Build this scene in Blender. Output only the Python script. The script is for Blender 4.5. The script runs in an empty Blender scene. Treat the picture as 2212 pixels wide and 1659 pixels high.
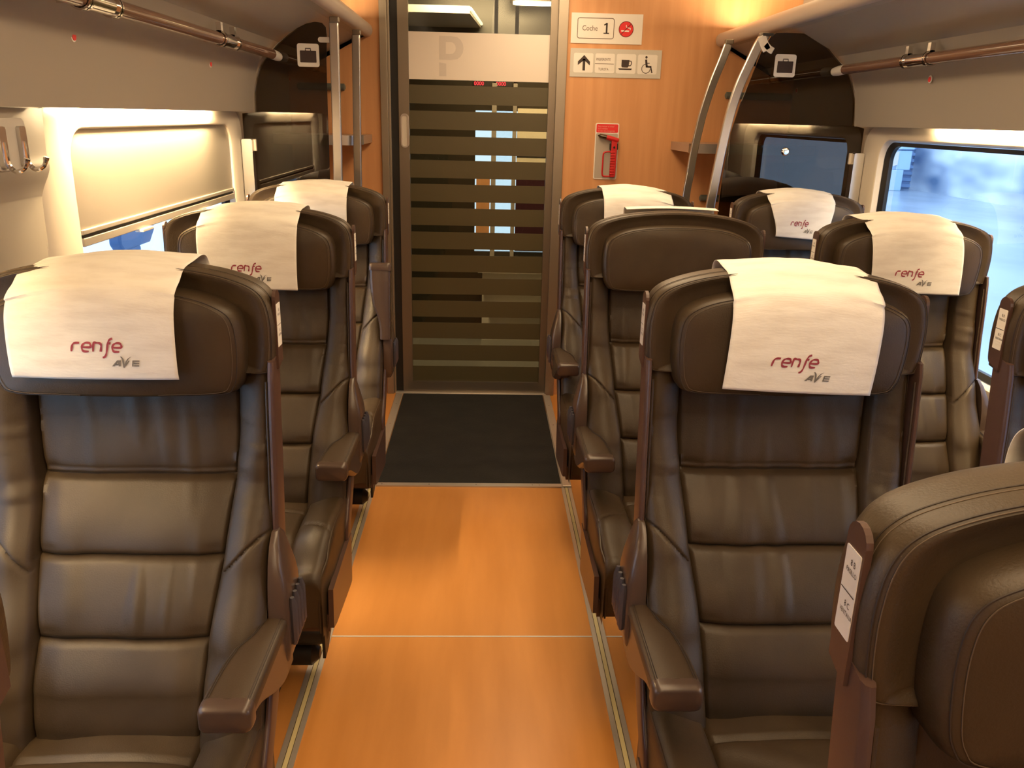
import bpy, bmesh, math, random
from mathutils import Vector, Matrix, noise
PI=math.pi
scene=bpy.context.scene
COL=scene.collection
# ------------------------------------------------------------------ camera, world, light, exposure
cam_d=bpy.data.cameras.new('camera'); cam=bpy.data.objects.new('camera',cam_d); COL.objects.link(cam)
cam_d.sensor_width=36.0; cam_d.lens=1789.0/2212*36.0; cam_d.clip_start=0.02; cam_d.clip_end=400
vy=Vector((1046-1106,-(252-829.5),1789.0)).normalized()
up=Vector((-(970-1106),5520.0,-1789.0)); up=(up-vy*up.dot(vy)).normalized()
vx=up.cross(vy)
if vx.x<0: vx=-vx
# rows of world->camera (camera x right, y up, z forward)
Rm=Matrix(((vx.x,vy.x,up.x),(vx.y,vy.y,up.y),(vx.z,vy.z,up.z)))
cr=Rm[0]; cu=Rm[1]; cf=Rm[2]
cam.matrix_world=Matrix(((cr[0],cu[0],-cf[0],0.0),(cr[1],cu[1],-cf[1],0.0),(cr[2],cu[2],-cf[2],1.5),(0,0,0,1)))
scene.camera=cam
scene.view_settings.view_transform='Standard'; scene.view_settings.look='None'
scene.view_settings.gamma=1.0; scene.view_settings.use_curve_mapping=False
scene.view_settings.exposure=0.55
w=bpy.data.worlds.new('world'); scene.world=w; w.use_nodes=True
bg=w.node_tree.nodes['Background']; bg.inputs[0].default_value=(0.56,0.75,1.0,1); bg.inputs[1].default_value=2.2
WARM=(1.0,0.72,0.42)
def area(name,loc,rot,sx,sy,power,col=WARM):
    l=bpy.data.lights.new(name,'AREA'); l.shape='RECTANGLE'; l.size=sx; l.size_y=sy; l.energy=power; l.color=col
    o=bpy.data.objects.new(name,l); COL.objects.link(o); o.location=loc; o.rotation_euler=rot; return o
# ceiling strips over the aisle and the coves above the racks (the lamps themselves are built below)
CEIL_P=50; COVE_P=60; VEST_P=42
area('ceiling_light',(0.30,1.0,2.17),(0,0,0),0.5,6.6,CEIL_P)
area('cove_light_left',(-0.66,1.2,1.95),(0,PI,0),0.10,6.4,COVE_P*0.35)
area('cove_light_right',(1.27,1.2,1.95),(0,PI,0),0.10,6.4,COVE_P)
area('vestibule_light',(0.0,5.05,2.28),(math.radians(35),0,0),0.7,0.2,VEST_P)

# ------------------------------------------------------------------ materials
MATS={}
def mat(name,col,rough=0.5,metal=0.0,spec=0.5,emit=None,estr=0.0,bump=None,bumpd=0.002,var=None,coat=0.0,trans=0.0,ior=1.45,alpha=1.0,aniso=None):
    if name in MATS: return MATS[name]
    m=bpy.data.materials.new(name); m.use_nodes=True; nt=m.node_tree; b=nt.nodes['Principled BSDF']
    b.inputs['Base Color'].default_value=(*col,1); b.inputs['Roughness'].default_value=rough; b.inputs['Metallic'].default_value=metal
    b.inputs['Specular IOR Level'].default_value=spec; b.inputs['Coat Weight'].default_value=coat
    b.inputs['Transmission Weight'].default_value=trans; b.inputs['IOR'].default_value=ior; b.inputs['Alpha'].default_value=alpha
    if emit: b.inputs['Emission Color'].default_value=(*emit,1); b.inputs['Emission Strength'].default_value=estr
    tc=nt.nodes.new('ShaderNodeTexCoord')
    if var:  # (col2, scale xyz, detail, contrast lo, hi)
        mp=nt.nodes.new('ShaderNodeMapping'); mp.inputs['Scale'].default_value=var[1]
        nz=nt.nodes.new('ShaderNodeTexNoise'); nz.inputs['Scale'].default_value=1.0; nz.inputs['Detail'].default_value=var[2]
        cr_=nt.nodes.new('ShaderNodeValToRGB'); cr_.color_ramp.elements[0].position=var[3]; cr_.color_ramp.elements[1].position=var[4]
        cr_.color_ramp.elements[0].color=(*col,1); cr_.color_ramp.elements[1].color=(*var[0],1)
        nt.links.new(tc.outputs['Object'],mp.inputs[0]); nt.links.new(mp.outputs[0],nz.inputs['Vector'])
        nt.links.new(nz.outputs['Fac'],cr_.inputs[0]); nt.links.new(cr_.outputs[0],b.inputs['Base Color'])
    if bump:  # list of (scale xyz, strength)
        prev=None
        for sc,st in bump:
            mp=nt.nodes.new('ShaderNodeMapping'); mp.inputs['Scale'].default_value=sc
            nz=nt.nodes.new('ShaderNodeTexNoise'); nz.inputs['Scale'].default_value=1.0; nz.inputs['Detail'].default_value=3
            bp=nt.nodes.new('ShaderNodeBump'); bp.inputs['Strength'].default_value=st; bp.inputs['Distance'].default_value=bumpd
            nt.links.new(tc.outputs['Object'],mp.inputs[0]); nt.links.new(mp.outputs[0],nz.inputs['Vector'])
            nt.links.new(nz.outputs['Fac'],bp.inputs['Height'])
            if prev: nt.links.new(prev.outputs[0],bp.inputs['Normal'])
            prev=bp
        nt.links.new(prev.outputs[0],b.inputs['Normal'])
    MATS[name]=m; return m
leather=mat('brown_leather',(0.037,0.0235,0.0115),0.45,spec=0.42,bump=[((420,420,420),0.25),((28,28,28),0.18)],bumpd=0.0012,var=((0.050,0.032,0.016),(9,9,9),4,0.35,0.7))
leather_d=mat('brown_leather_pad',(0.042,0.026,0.0135),0.46,spec=0.5,bump=[((600,600,600),0.3)],bumpd=0.0008)
stitch=mat('brown_stitching',(0.025,0.016,0.011),0.6)
stitch_l=mat('tan_stitching',(0.085,0.058,0.036),0.6)
plastic=mat('mauve_brown_plastic',(0.070,0.038,0.029),0.30,spec=0.5,bump=[((500,500,500),0.1)],bumpd=0.0004)
plastic_arm=mat('brown_plastic',(0.060,0.038,0.028),0.28,spec=0.5)
btn_mat=mat('slate_button',(0.05,0.045,0.055),0.22)
blackp=mat('black_rubber',(0.012,0.011,0.010),0.45)
cloth=mat('white_paper_cloth',(0.80,0.77,0.71),0.85,spec=0.15,bump=[((60,900,260),0.35),((16,16,16),0.25)],bumpd=0.0012,var=((0.70,0.66,0.60),(14,40,60),5,0.42,0.72))
redink=mat('plum_ink',(0.27,0.035,0.055),0.7); greyink=mat('grey_ink',(0.16,0.145,0.13),0.7)
wood=mat('beech_laminate',(0.60,0.295,0.125),0.38,spec=0.4,var=((0.67,0.345,0.155),(26,26,1.6),5,0.38,0.68))
woodfloor=mat('orange_laminate',(0.52,0.215,0.048),0.33,spec=0.45,var=((0.62,0.270,0.068),(11,1.5,11),5,0.35,0.7),bump=[((160,160,160),0.08)],bumpd=0.001)
matmat=mat('charcoal_mat',(0.009,0.0085,0.0075),0.85,bump=[((500,80,300),0.7)],bumpd=0.003,var=((0.015,0.0135,0.011),(7,9,9),5,0.4,0.7))
grey=mat('warm_grey_panel',(0.33,0.295,0.245),0.42,spec=0.4)
greyl=mat('light_grey_panel',(0.50,0.47,0.42),0.40,spec=0.4)
rackm=mat('rack_grey',(0.37,0.33,0.27),0.34,spec=0.5)
nosem=mat('rack_nose',(0.50,0.42,0.35),0.30,spec=0.5)
cream=mat('cream_frame',(0.62,0.56,0.47),0.35,spec=0.45)
steel=mat('brushed_steel',(0.60,0.58,0.56),0.30,metal=1.0,bump=[((300,300,8),0.2)],bumpd=0.0005)
chrome=mat('chrome',(0.78,0.76,0.73),0.08,metal=1.0)
alu=mat('bronze_aluminium',(0.24,0.20,0.155),0.36,metal=0.75)
alul=mat('light_aluminium',(0.58,0.52,0.44),0.34,metal=0.6)
jambm=mat('jamb_aluminium',(0.33,0.28,0.22),0.36,metal=0.7)
tubem=mat('brown_gloss_tube',(0.16,0.085,0.055),0.12,spec=0.6,coat=0.4)
blind=mat('metallic_blind',(0.50,0.45,0.38),0.33,metal=0.65,bump=[((6,2,160),0.15)],bumpd=0.001)
yellow=mat('cream_inlay',(0.62,0.52,0.26),0.5)
white=mat('white_plate',(0.78,0.74,0.68),0.45); whiteg=mat('grey_plate',(0.56,0.53,0.47),0.4)
ink=mat('dark_brown_ink',(0.045,0.028,0.024),0.6)
red=mat('red_plastic',(0.52,0.018,0.018),0.35); redd=mat('signal_red',(0.72,0.03,0.03),0.5)
white_t=mat('white_tab',(0.62,0.58,0.52),0.4)
frost=mat('frosted_film',(0.078,0.064,0.030),0.35,spec=0.5)
whitefilm=mat('white_film',(0.74,0.66,0.58),0.30,spec=0.5); whitefilm2=mat('grey_film_lettering',(0.62,0.55,0.49),0.35)
lampm=mat('warm_lamp',(1,1,1),0.5,emit=(1.0,0.74,0.42),estr=20.0)
lampc=mat('warm_lamp_strong',(1,1,1),0.5,emit=(1.0,0.72,0.38),estr=470.0)
lampn=mat('warm_lamp_near',(1,1,1),0.5,emit=(1.0,0.72,0.38),estr=170.0)
lampr=mat('warm_lamp_medium',(1,1,1),0.5,emit=(1.0,0.72,0.38),estr=200.0)
ledm=mat('red_led',(0.3,0,0),0.5,emit=(1.0,0.03,0.06),estr=3.0)
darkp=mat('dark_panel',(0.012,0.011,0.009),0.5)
def glass(name,tint,rough=0.0,mixf=0.10,mult=1.6):
    m=bpy.data.materials.new(name); m.use_nodes=True; nt=m.node_tree
    for n in list(nt.nodes): nt.nodes.remove(n)
    o=nt.nodes.new('ShaderNodeOutputMaterial'); mx=nt.nodes.new('ShaderNodeMixShader')
    t=nt.nodes.new('ShaderNodeBsdfTransparent'); t.inputs[0].default_value=(*tint,1)
    g=nt.nodes.new('ShaderNodeBsdfGlossy'); g.inputs['Roughness'].default_value=rough; g.inputs[0].default_value=(0.9,0.9,0.9,1)
    fr=nt.nodes.new('ShaderNodeFresnel'); fr.inputs[0].default_value=1.5
    ad=nt.nodes.new('ShaderNodeMath'); ad.operation='MULTIPLY_ADD'; ad.inputs[1].default_value=mult; ad.inputs[2].default_value=mixf-0.05; ad.use_clamp=True
    ge=nt.nodes.new('ShaderNodeNewGeometry'); iv=nt.nodes.new('ShaderNodeMath'); iv.operation='SUBTRACT'; iv.inputs[0].default_value=1.0
    ml=nt.nodes.new('ShaderNodeMath'); ml.operation='MULTIPLY'
    nt.links.new(ge.outputs['Backfacing'],iv.inputs[1])
    nt.links.new(fr.outputs[0],ad.inputs[0]); nt.links.new(ad.outputs[0],ml.inputs[0]); nt.links.new(iv.outputs[0],ml.inputs[1]); nt.links.new(ml.outputs[0],mx.inputs[0])
    nt.links.new(t.outputs[0],mx.inputs[1]); nt.links.new(g.outputs[0],mx.inputs[2]); nt.links.new(mx.outputs[0],o.inputs[0])
    MATS[name]=m; return m
glass_w=glass('window_glass',(0.93,0.96,0.98),0,0.03)
glass_d=glass('door_glass',(0.62,0.62,0.56),0,0.04,0.7)
glass_t=glass('smoked_glass',(0.30,0.25,0.17),0,0.055,1.3)

# ------------------------------------------------------------------ mesh helpers
class MB:
    def __init__(s): s.v=[]; s.f=[]
    def add(s,vs,fs):
        n=len(s.v); s.v+= [tuple(p) for p in vs]; s.f+=[tuple(i+n for i in f) for f in fs]; return s
    def box(s,x0,x1,y0,y1,z0,z1):
        return s.add([(x0,y0,z0),(x1,y0,z0),(x1,y1,z0),(x0,y1,z0),(x0,y0,z1),(x1,y0,z1),(x1,y1,z1),(x0,y1,z1)],
            [(0,3,2,1),(4,5,6,7),(0,1,5,4),(1,2,6,5),(2,3,7,6),(3,0,4,7)])
    def loft(s,loops,cap=True,closed=False):
        n=len(loops[0]); vs=[p for l in loops for p in l]; fs=[]
        R=len(loops)
        for i in range(R if closed else R-1):
            a=i*n; b=((i+1)%R)*n
            for j in range(n):
                k=(j+1)%n; fs.append((a+j,a+k,b+k,b+j))
        if cap and not closed:
            fs.append(tuple(reversed(range(n)))); fs.append(tuple((R-1)*n+j for j in range(n)))
        return s.add(vs,fs)
    def tube(s,pts,r,n=8,cap=True):
        pts=[Vector(p) for p in pts]; loops=[]
        prev=None
        for i,p in enumerate(pts):
            t=(pts[min(i+1,len(pts)-1)]-pts[max(i-1,0)]).normalized()
            if prev is None:
                a=Vector((0,0,1)) if abs(t.z)<0.9 else Vector((1,0,0)); u=t.cross(a).normalized()
            else: u=(prev-t*prev.dot(t)).normalized()
            prev=u; v=t.cross(u); rr=r[i] if isinstance(r,(list,tuple)) else r
            loops.append([tuple(p+u*(rr*math.cos(2*PI*k/n))+v*(rr*math.sin(2*PI*k/n))) for k in range(n)])
        return s.loft(loops,cap)
    def ribbon(s,pts,rw,rt,side):
        """flat bar along pts: rw half width along `side`, rt half thickness"""
        pts=[Vector(p) for p in pts]; side=Vector(side).normalized(); loops=[]
        for i,p in enumerate(pts):
            t=(pts[min(i+1,len(pts)-1)]-pts[max(i-1,0)]).normalized(); n=t.cross(side).normalized()
            c=0.25*min(rw,rt); L=[]
            for a,b in ((1,1),(-1,1),(-1,-1),(1,-1)):
                L.append(tuple(p+side*(a*rw)+n*(b*rt)))
            loops.append(L)
        return s.loft(loops)
    def grid(s,P,nu,nv,flip=False):
        vs=[P(i,j) for i in range(nu) for j in range(nv)]; fs=[]
        for i in range(nu-1):
            for j in range(nv-1):
                q=(i*nv+j,(i+1)*nv+j,(i+1)*nv+j+1,i*nv+j+1)
                fs.append(tuple(reversed(q)) if flip else q)
        return s.add(vs,fs)
    def disc(s,c,r,axis,n=20,h=0.002):
        a=Vector(axis).normalized(); c=Vector(c)
        return s.tube([c,c+a*h],r,n)
    def prism(s,poly,f,a,b):
        """poly 2d list, f(u,v,w)->xyz; between w=a and w=b"""
        return s.loft([[f(u,v,a) for u,v in poly],[f(u,v,b) for u,v in poly]])
    def mesh(s,name,m,smooth=True,angle=38):
        me=bpy.data.meshes.new(name); me.from_pydata(s.v,[],s.f)
        bm=bmesh.new(); bm.from_mesh(me); bmesh.ops.recalc_face_normals(bm,faces=bm.faces); bm.to_mesh(me); bm.free()
        me.materials.append(m)
        if smooth:
            for p in me.polygons: p.use_smooth=True
            try: me.set_sharp_from_angle(angle=math.radians(angle))
            except Exception: pass
        me.update(); return me
def link(name,me,parent=None,loc=None):
    o=bpy.data.objects.new(name,me); COL.objects.link(o)
    if parent is not None: o.parent=parent
    if loc: o.location=loc
    return o
def obj(name,mb,m,parent=None,smooth=True,bev=0,angle=38,loc=None):
    o=link(name,mb.mesh(name,m,smooth,angle),parent,loc)
    if bev:
        b=o.modifiers.new('bevel','BEVEL'); b.width=bev; b.segments=2; b.limit_method='ANGLE'; b.angle_limit=math.radians(40)
    return o
def thing(name,label,cat,loc=(0,0,0),rz=0,group=None):
    o=bpy.data.objects.new(name,None); COL.objects.link(o); o.empty_display_size=0.05
    o.location=loc; o.rotation_euler=(0,0,rz); o['label']=label; o['category']=cat
    if group: o['group']=group
    return o
def tag(o,label,cat,group=None):
    o['label']=label; o['category']=cat
    if group: o['group']=group
    return o
def struct(o): o['kind']='structure'; return o
def rrect(x0,x1,z0,z1,r,n=6):
    P=[]
    for cx,cz,a0 in ((x1-r,z1-r,0),(x0+r,z1-r,PI/2),(x0+r,z0+r,PI),(x1-r,z0+r,1.5*PI)):
        for k in range(n+1):
            a=a0+k*PI/2/n; P.append((cx+r*math.cos(a),cz+r*math.sin(a)))
    return P
def spline(pts,n=8,closed=False):
    out=[]; L=len(pts)
    rng=range(L if closed else L-1)
    for i in rng:
        p0=pts[(i-1)%L] if (closed or i>0) else pts[0]; p1=pts[i]; p2=pts[(i+1)%L]; p3=pts[(i+2)%L] if (closed or i+2<L) else pts[-1]
        for k in range(n):
            t=k/n
            out.append(tuple(0.5*((2*p1[d])+(-p0[d]+p2[d])*t+(2*p0[d]-5*p1[d]+4*p2[d]-p3[d])*t*t+(-p0[d]+3*p1[d]-3*p2[d]+p3[d])*t**3) for d in range(len(p1))))
    if not closed: out.append(tuple(pts[-1]))
    return out
def interp(tab,x):
    if x<=tab[0][0]: return tab[0][1]
    for (a,fa),(b,fb) in zip(tab,tab[1:]):
        if x<=b:
            t=(x-a)/(b-a); t=t*t*(3-2*t)*0.35+t*0.65; return fa+(fb-fa)*t
    return tab[-1][1]
def sstep(a,b,x):
    t=max(0,min(1,(x-a)/(b-a))); return t*t*(3-2*t)
def text_mb(txt,size,f,wide=1.0,depth=0.0):
    cu_=bpy.data.curves.new('t','FONT'); cu_.body=txt; cu_.size=size; cu_.resolution_u=3; cu_.align_x='LEFT'
    o=bpy.data.objects.new('t',cu_); COL.objects.link(o)
    dg=bpy.context.evaluated_depsgraph_get(); dg.update(); me=bpy.data.meshes.new_from_object(o.evaluated_get(dg))
    mb=MB(); mb.add([f(v.co.x*wide,v.co.y) for v in me.vertices],[tuple(p.vertices) for p in me.polygons])
    wd=max([v.co.x for v in me.vertices]+[0])*wide
    bpy.data.objects.remove(o); bpy.data.curves.remove(cu_); bpy.data.meshes.remove(me)
    return mb,wd
def stroke2d(pts,wd):
    """list of 2d points -> quads of a thick line (flat)"""
    Q=[]
    P=[Vector(p) for p in pts]; L=[];R_=[]
    for i,p in enumerate(P):
        t=(P[min(i+1,len(P)-1)]-P[max(i-1,0)]).normalized(); n=Vector((-t.y,t.x))
        w_=wd[i] if isinstance(wd,(list,tuple)) else wd
        L.append(p+n*w_/2); R_.append(p-n*w_/2)
    return L,R_
def add_stroke(mb,pts,wd,f):
    L,R_=stroke2d(pts,wd); n=len(L)
    mb.add([f(p.x,p.y) for p in L]+[f(p.x,p.y) for p in R_],[(i,i+1,n+i+1,n+i) for i in range(n-1)])
def add_poly(mb,pts,f): mb.add([f(*p) for p in pts],[tuple(range(len(pts)))])

# ------------------------------------------------------------------ the seat
YC=[(0.40,-0.225),(0.46,-0.215),(0.50,-0.20),(0.56,-0.175),(0.63,-0.138),(0.75,-0.068),(0.88,0.012),(0.98,0.040),(1.12,0.060)]
PW=[(0.40,0.135),(0.64,0.146),(0.77,0.162),(0.95,0.178),(1.12,0.180)]
SEAMS=[0.632,0.754,0.876]
def back_y(x,z,seed):
    ax=abs(x); pw=interp(PW,z); y=interp(YC,z)
    # centre panels
    if ax<pw:
        edges=[0.47]+SEAMS+[1.12]
        for a,b in zip(edges,edges[1:]):
            if a<=z<=b:
                t=(z-a)/(b-a); y-=0.017*(max(0,math.sin(PI*min(1,(1-t)*1.06)))**0.45)*(0.55+0.45*(t))*(1 if b<1.1 else 0.8); break
        e=sstep(0,0.05,pw-ax); y+=0.006*(1-e)
        for s_ in SEAMS:
            # diagonal pucker near the seam ends
            d=z-s_; y+=0.0018*math.exp(-((ax-pw+0.02)/0.02)**2)*math.exp(-((d-0.014)/0.008)**2)
    else:
        t=(ax-pw)/(0.246-pw); q=sstep(0.74,0.98,z); y-=((0.040+0.016*q)*max(0,math.sin(PI*(0.13+(0.80-0.27*q)*t)))**0.8)*(1.0-0.12*q)-0.004
    # grooves
    g=0
    for s_ in SEAMS:
        if ax<pw+0.003: g=max(g,math.exp(-((z-s_)/0.0032)**2))
    g=max(g,math.exp(-((ax-pw)/0.0035)**2))
    if ax>pw: # curved seam across the bolster
        t=(ax-pw)/(0.246-pw); zs=0.728+0.072*math.sin(t*PI/2)
        g=max(g,0.75*math.exp(-((z-zs)/0.0028)**2))
    y+=0.009*g
    # creases
    if ax<pw-0.01:
        k=sstep(0,0.05,pw-ax)
        n=noise.noise(Vector((x*26+seed,z*4.5,seed*3.1)));
        y-=0.0045*k*max(0,n-0.02)*sstep(0.60,0.70,z)*2.0
        n2=noise.noise(Vector((x*9+seed*2,z*9,1.7))); y-=0.004*k*n2
    else:
        n=noise.noise(Vector((x*10+z*6+seed,z*38,seed))); y-=0.006*max(0,n)*sstep(0.80,0.86,z)*sstep(1.05,0.93,z)
        n=noise.noise(Vector((x*14,z*14+seed,seed+5))); y-=0.003*n
    return y
def make_backrest(seed):
    mb=MB(); nz=230; XS=[]
    for i in range(121):
        s=-1+2*i/120; XS.append(s)
    def P(i,j):
        s=XS[i]; z=0.46+(1.078-0.46)*j/(nz-1)
        pw=interp(PW,z)
        if abs(s)<=0.62: x=s/0.62*pw; off=0
        elif abs(s)<=0.93: x=math.copysign(pw+(abs(s)-0.62)/0.31*(0.228-pw),s); off=0
        else:
            a=(abs(s)-0.93)/0.07
            if a<0.6: th=a/0.6*PI/2; x=math.copysign(0.228+0.013*math.sin(th),s); off=0.013*(1-math.cos(th))
            else: x=math.copysign(0.241,s); off=0.013+(a-0.6)/0.4*0.06
        y=back_y(max(-0.2455,min(0.2455,x)),z,seed)+off
        if off>0.0131: y=max(y-off+0.0131,min(y,shell_yr(z)-0.006))
        return (x,y,z)
    mb.grid(P,121,nz)
    return mb.mesh('backrest',leather,True,60)
def pad_mesh(name,outline,layers,c,m,warp=None):
    mb=MB(); loops=[]
    for r,y in layers:
        loops.append([(c[0]+r*(px-c[0]),y,c[1]+r*(pz-c[1])) for px,pz in outline])
    if warp: loops=[[warp(*p) for p in l] for l in loops]
    mb.loft(loops,True); return mb.mesh(name,m,True,50)
def sym(pts): return pts+[(-x,z) for x,z in reversed(pts) if abs(x)>1e-6]
W_OUT=spline(sym([(0.0,1.258),(0.08,1.254),(0.15,1.245),(0.20,1.232),(0.232,1.216),(0.248,1.192),(0.254,1.150),(0.252,1.10),(0.247,1.079),(0.232,1.070),(0.12,1.068),(0.0,1.068)]),6,True)
I_OUT=spline(sym([(0.0,1.224),(0.08,1.221),(0.14,1.212),(0.182,1.196),(0.203,1.176),(0.209,1.140),(0.207,1.09),(0.199,1.056),(0.178,1.042),(0.09,1.040),(0.0,1.040)]),6,True)
W_LAY=[(0.3,0.128),(0.55,0.124),(0.78,0.108),(0.90,0.088),(0.965,0.074),(0.992,0.065),(1.0,0.052),(1.0,0.018),(0.994,0.008),(0.978,0.001),(0.955,-0.002),(0.925,-0.001),(0.88,0.003),(0.80,0.007),(0.4,0.008)]
I_LAY=[(0.90,0.045),(0.975,0.04),(0.995,0.03),(1.0,0.012),(1.0,-0.020),(0.994,-0.032),(0.978,-0.041),(0.955,-0.046),(0.90,-0.049),(0.6,-0.052),(0.25,-0.053)]
def iwarp(x,y,z):
    return (x,y-0.006*noise.noise(Vector((x*8,z*11,2.2)))+ (0.012 if y<0 else 0)*(abs(x)/0.21)**2,z)
def outline_at(out,c,r,y,warp=None):
    L=[(c[0]+r*(px-c[0]),y,c[1]+r*(pz-c[1])) for px,pz in out]
    return [warp(*p) for p in L] if warp else L
def arm_mesh(side,flat=False):
    """armrest pointing to -y, origin at its hinge; side=+1 arm lies at +x of the seat. returns (pad,under,cap)"""
    s=side
    yr,yf=-0.01,-0.262
    ybr=[(yr,0.232),(-0.05,0.231),(-0.09,0.224),(-0.135,0.206),(-0.175,0.200),(-0.22,0.197),(yf,0.196)]
    N=22; mb=MB(); loops=[]
    for k in range(N+1):
        y=yr+(yf-yr)*k/N; xi=-interp([(-a,-b) for a,b in ybr],-y); xi=interp([(-a,b) for a,b in ybr],-y)
        xo=0.274; zt=0.0+0.004*(k/N); zb=zt-0.020; e=0.006
        loops.append([(s*(xi),y,zb),(s*xi,y,zt-e),(s*(xi+e*0.4),y,zt-e*0.3),(s*(xi+e),y,zt),(s*(xi+xo)/2,y,zt+0.0025),(s*(xo-e),y,zt),(s*(xo-e*0.4),y,zt-e*0.3),(s*xo,y,zt-e),(s*xo,y,zb)])
    mb.loft(loops)
    pad=mb.mesh('armrest_pad',leather_d,True,50)
    mb=MB()
    for e,z in ((0.0062,0.0012),(0.0095,0.0016)):
        for inner in (0,1):
            pts=[]
            for k in range(1,N+1):
                y=yr+(yf-yr)*k/N; xi=interp([(-a,b) for a,b in ybr],-y); zt=0.004*(k/N)
                x=(xi+e) if inner else 0.274-e
                pts.append((s*x,y,zt+z))
            mb.tube(pts,0.0006,5)
    st=mb.mesh('stitching',stitch,True)
    mb=MB(); loops=[]
    for k in range(N+1):
        t=k/N; y=yr+(yf-yr)*t; xi=interp([(-a,b) for a,b in ybr],-y)
        zt=0.004*t-0.018; zb=(-0.050+0.012*t) if flat else (-0.118+0.082*sstep(0.15,1.0,t)); e=0.008
        xi2=xi+0.004; xo=0.271
        loops.append([(s*xi2,y,zt),(s*xi2,y,zb+e),(s*(xi2+e),y,zb),(s*(xo-e),y,zb),(s*xo,y,zb+e),(s*xo,y,zt)])
    mb.loft(loops); und=mb.mesh('armrest_body',plastic_arm,True,45)
    mb=MB(); loops=[]
    for y,sc in ((yf+0.002,1.0),(yf-0.010,1.0),(yf-0.018,0.96),(yf-0.023,0.86),(yf-0.025,0.68)):
        P=rrect(0.195,0.275,-0.040,0.006,0.012,4); cx_,cz_=0.235,-0.017
        loops.append([(s*(cx_+(a-cx_)*(1-(1-sc)*0.5)),y,cz_+(b-cz_)*sc) for a,b in P])
    mb.loft(loops); cap=mb.mesh('front_cap',plastic_arm,True,50)
    return pad,st,und,cap
def shell_yf(z): return interp([(0.26,-0.25),(0.42,-0.245),(0.515,-0.175),(0.63,-0.10),(0.75,-0.055),(0.95,-0.03),(1.10,-0.012)],z)
def shell_yr(z): return shell_yf(z)+interp([(0.26,0.045),(0.55,0.06),(0.7,0.054),(1.14,0.052)],z)
def back_yr(z): return interp([(0.26,0.00),(0.42,0.03),(0.60,0.075),(0.75,0.10),(0.95,0.118),(1.14,0.125)],z)
MC={}
def M(key,fn):
    if key not in MC: MC[key]=fn()
    return MC[key]
def seat_side(s):
    mb=MB(); loops=[]
    for k in range(40):
        z=0.26+(1.092-0.26)*k/39; a,b=shell_yf(z),shell_yr(z)
        if k==39: a+=0.004
        zz=lambda y: z
        loops.append([(s*0.2415,a+0.006,z),(s*0.2435,a+0.001,z),(s*0.2475,a,z),(s*0.251,a+0.003,z),(s*0.2525,a+0.010,z),(s*0.2525,b,z),(s*0.2415,b,z)])
    # slanting top edge: rear higher
    top=loops[-1]; loops.append([(x*1.0,y,z+0.002+0.010*sstep(0,0.05,y)) for x,y,z in top])
    mb.loft(loops); return mb.mesh('side_shell',plastic,True,45)
def seat_pipes(s,q_):
    mb=MB()
    for dx,dy,r in ((0.2325,0.010,0.0020),(0.2392,0.016,0.0022))[q_:q_+1]:
        pts=[]
        for k in range(46):
            z=0.50+(1.06-0.50)*k/45
            y=shell_yf(z)+0.012 if dx>0.235 else back_y(0.236,z,0)+0.006
            y=min(shell_yf(z)+0.006,back_y(0.2425,z,0)+0.010) if dx>0.235 else back_y(0.2375,z,0)+0.003
            pts.append((s*dx,y,z))
        mb.tube(pts,r,6)
    return mb.mesh('piping',leather_d,True)
def hinge_mesh(s):
    mb=MB(); loops=[]
    for z,xo,y0,y1 in ((0.800,0.2592,-0.060,-0.035),(0.785,0.2625,-0.080,-0.020),(0.755,0.270,-0.098,-0.016),(0.725,0.277,-0.108,-0.012),(0.70,0.281,-0.113,-0.012),(0.66,0.282,-0.118,-0.014),(0.60,0.282,-0.122,-0.020),(0.575,0.279,-0.116,-0.028),(0.558,0.272,-0.104,-0.035)):
        P=[(0.2475,y0),(0.2475,y1),(xo-0.008,y1),(xo-0.002,y1-0.004),(xo,y1-0.012),(xo,y0+0.012),(xo-0.002,y0+0.004),(xo-0.008,y0)]
        loops.append([(s*(a-0.004),b,z) for a,b in P])
    mb.loft(loops)
    # inner shelf that closes the gap to the arm
    mb.box(*(sorted((s*0.232,s*0.262))),-0.105,-0.035,0.60,0.655)
    return mb.mesh('hinge_housing',plastic_arm,True,45)
def button_mesh(s):
    mb=MB()
    for y in (-0.098,-0.076,-0.054,-0.032):
        mb.tube([(s*0.2815,y,0.60),(s*0.2825,y,0.612),(s*0.2825,y,0.680),(s*0.2815,y,0.694)],[0.004,0.0075,0.0075,0.004],8)
    return mb.mesh('adjustment_buttons',btn_mat,True)
def cushion_z(x,y):
    ax=abs(x); pw=0.148
    z=0.485+0.004*math.sin((y+0.5)*9)
    if ax<pw:
        z+=0.012*(1-(ax/pw)**2)
        if y<-0.262: z+=0.004*sstep(0,0.03,-0.262-y)
        z-=0.010*math.exp(-((y+0.262)/0.004)**2)
        z+=0.0035*noise.noise(Vector((x*11+y*16,y*7,3.3)))*2
    else:
        t=(ax-pw)/(0.243-pw); z+=0.030*math.sin(PI*(0.06+0.62*min(1,t)))+0.004*noise.noise(Vector((x*9,y*13,8)))
        z-=0.006*math.exp(-((y+0.40-0.06*(1-t))/0.003)**2)
    z-=0.009*math.exp(-((ax-pw)/0.0035)**2)
    z-=0.055*sstep(0.36,0.52,-y)**1.6
    return z
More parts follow.
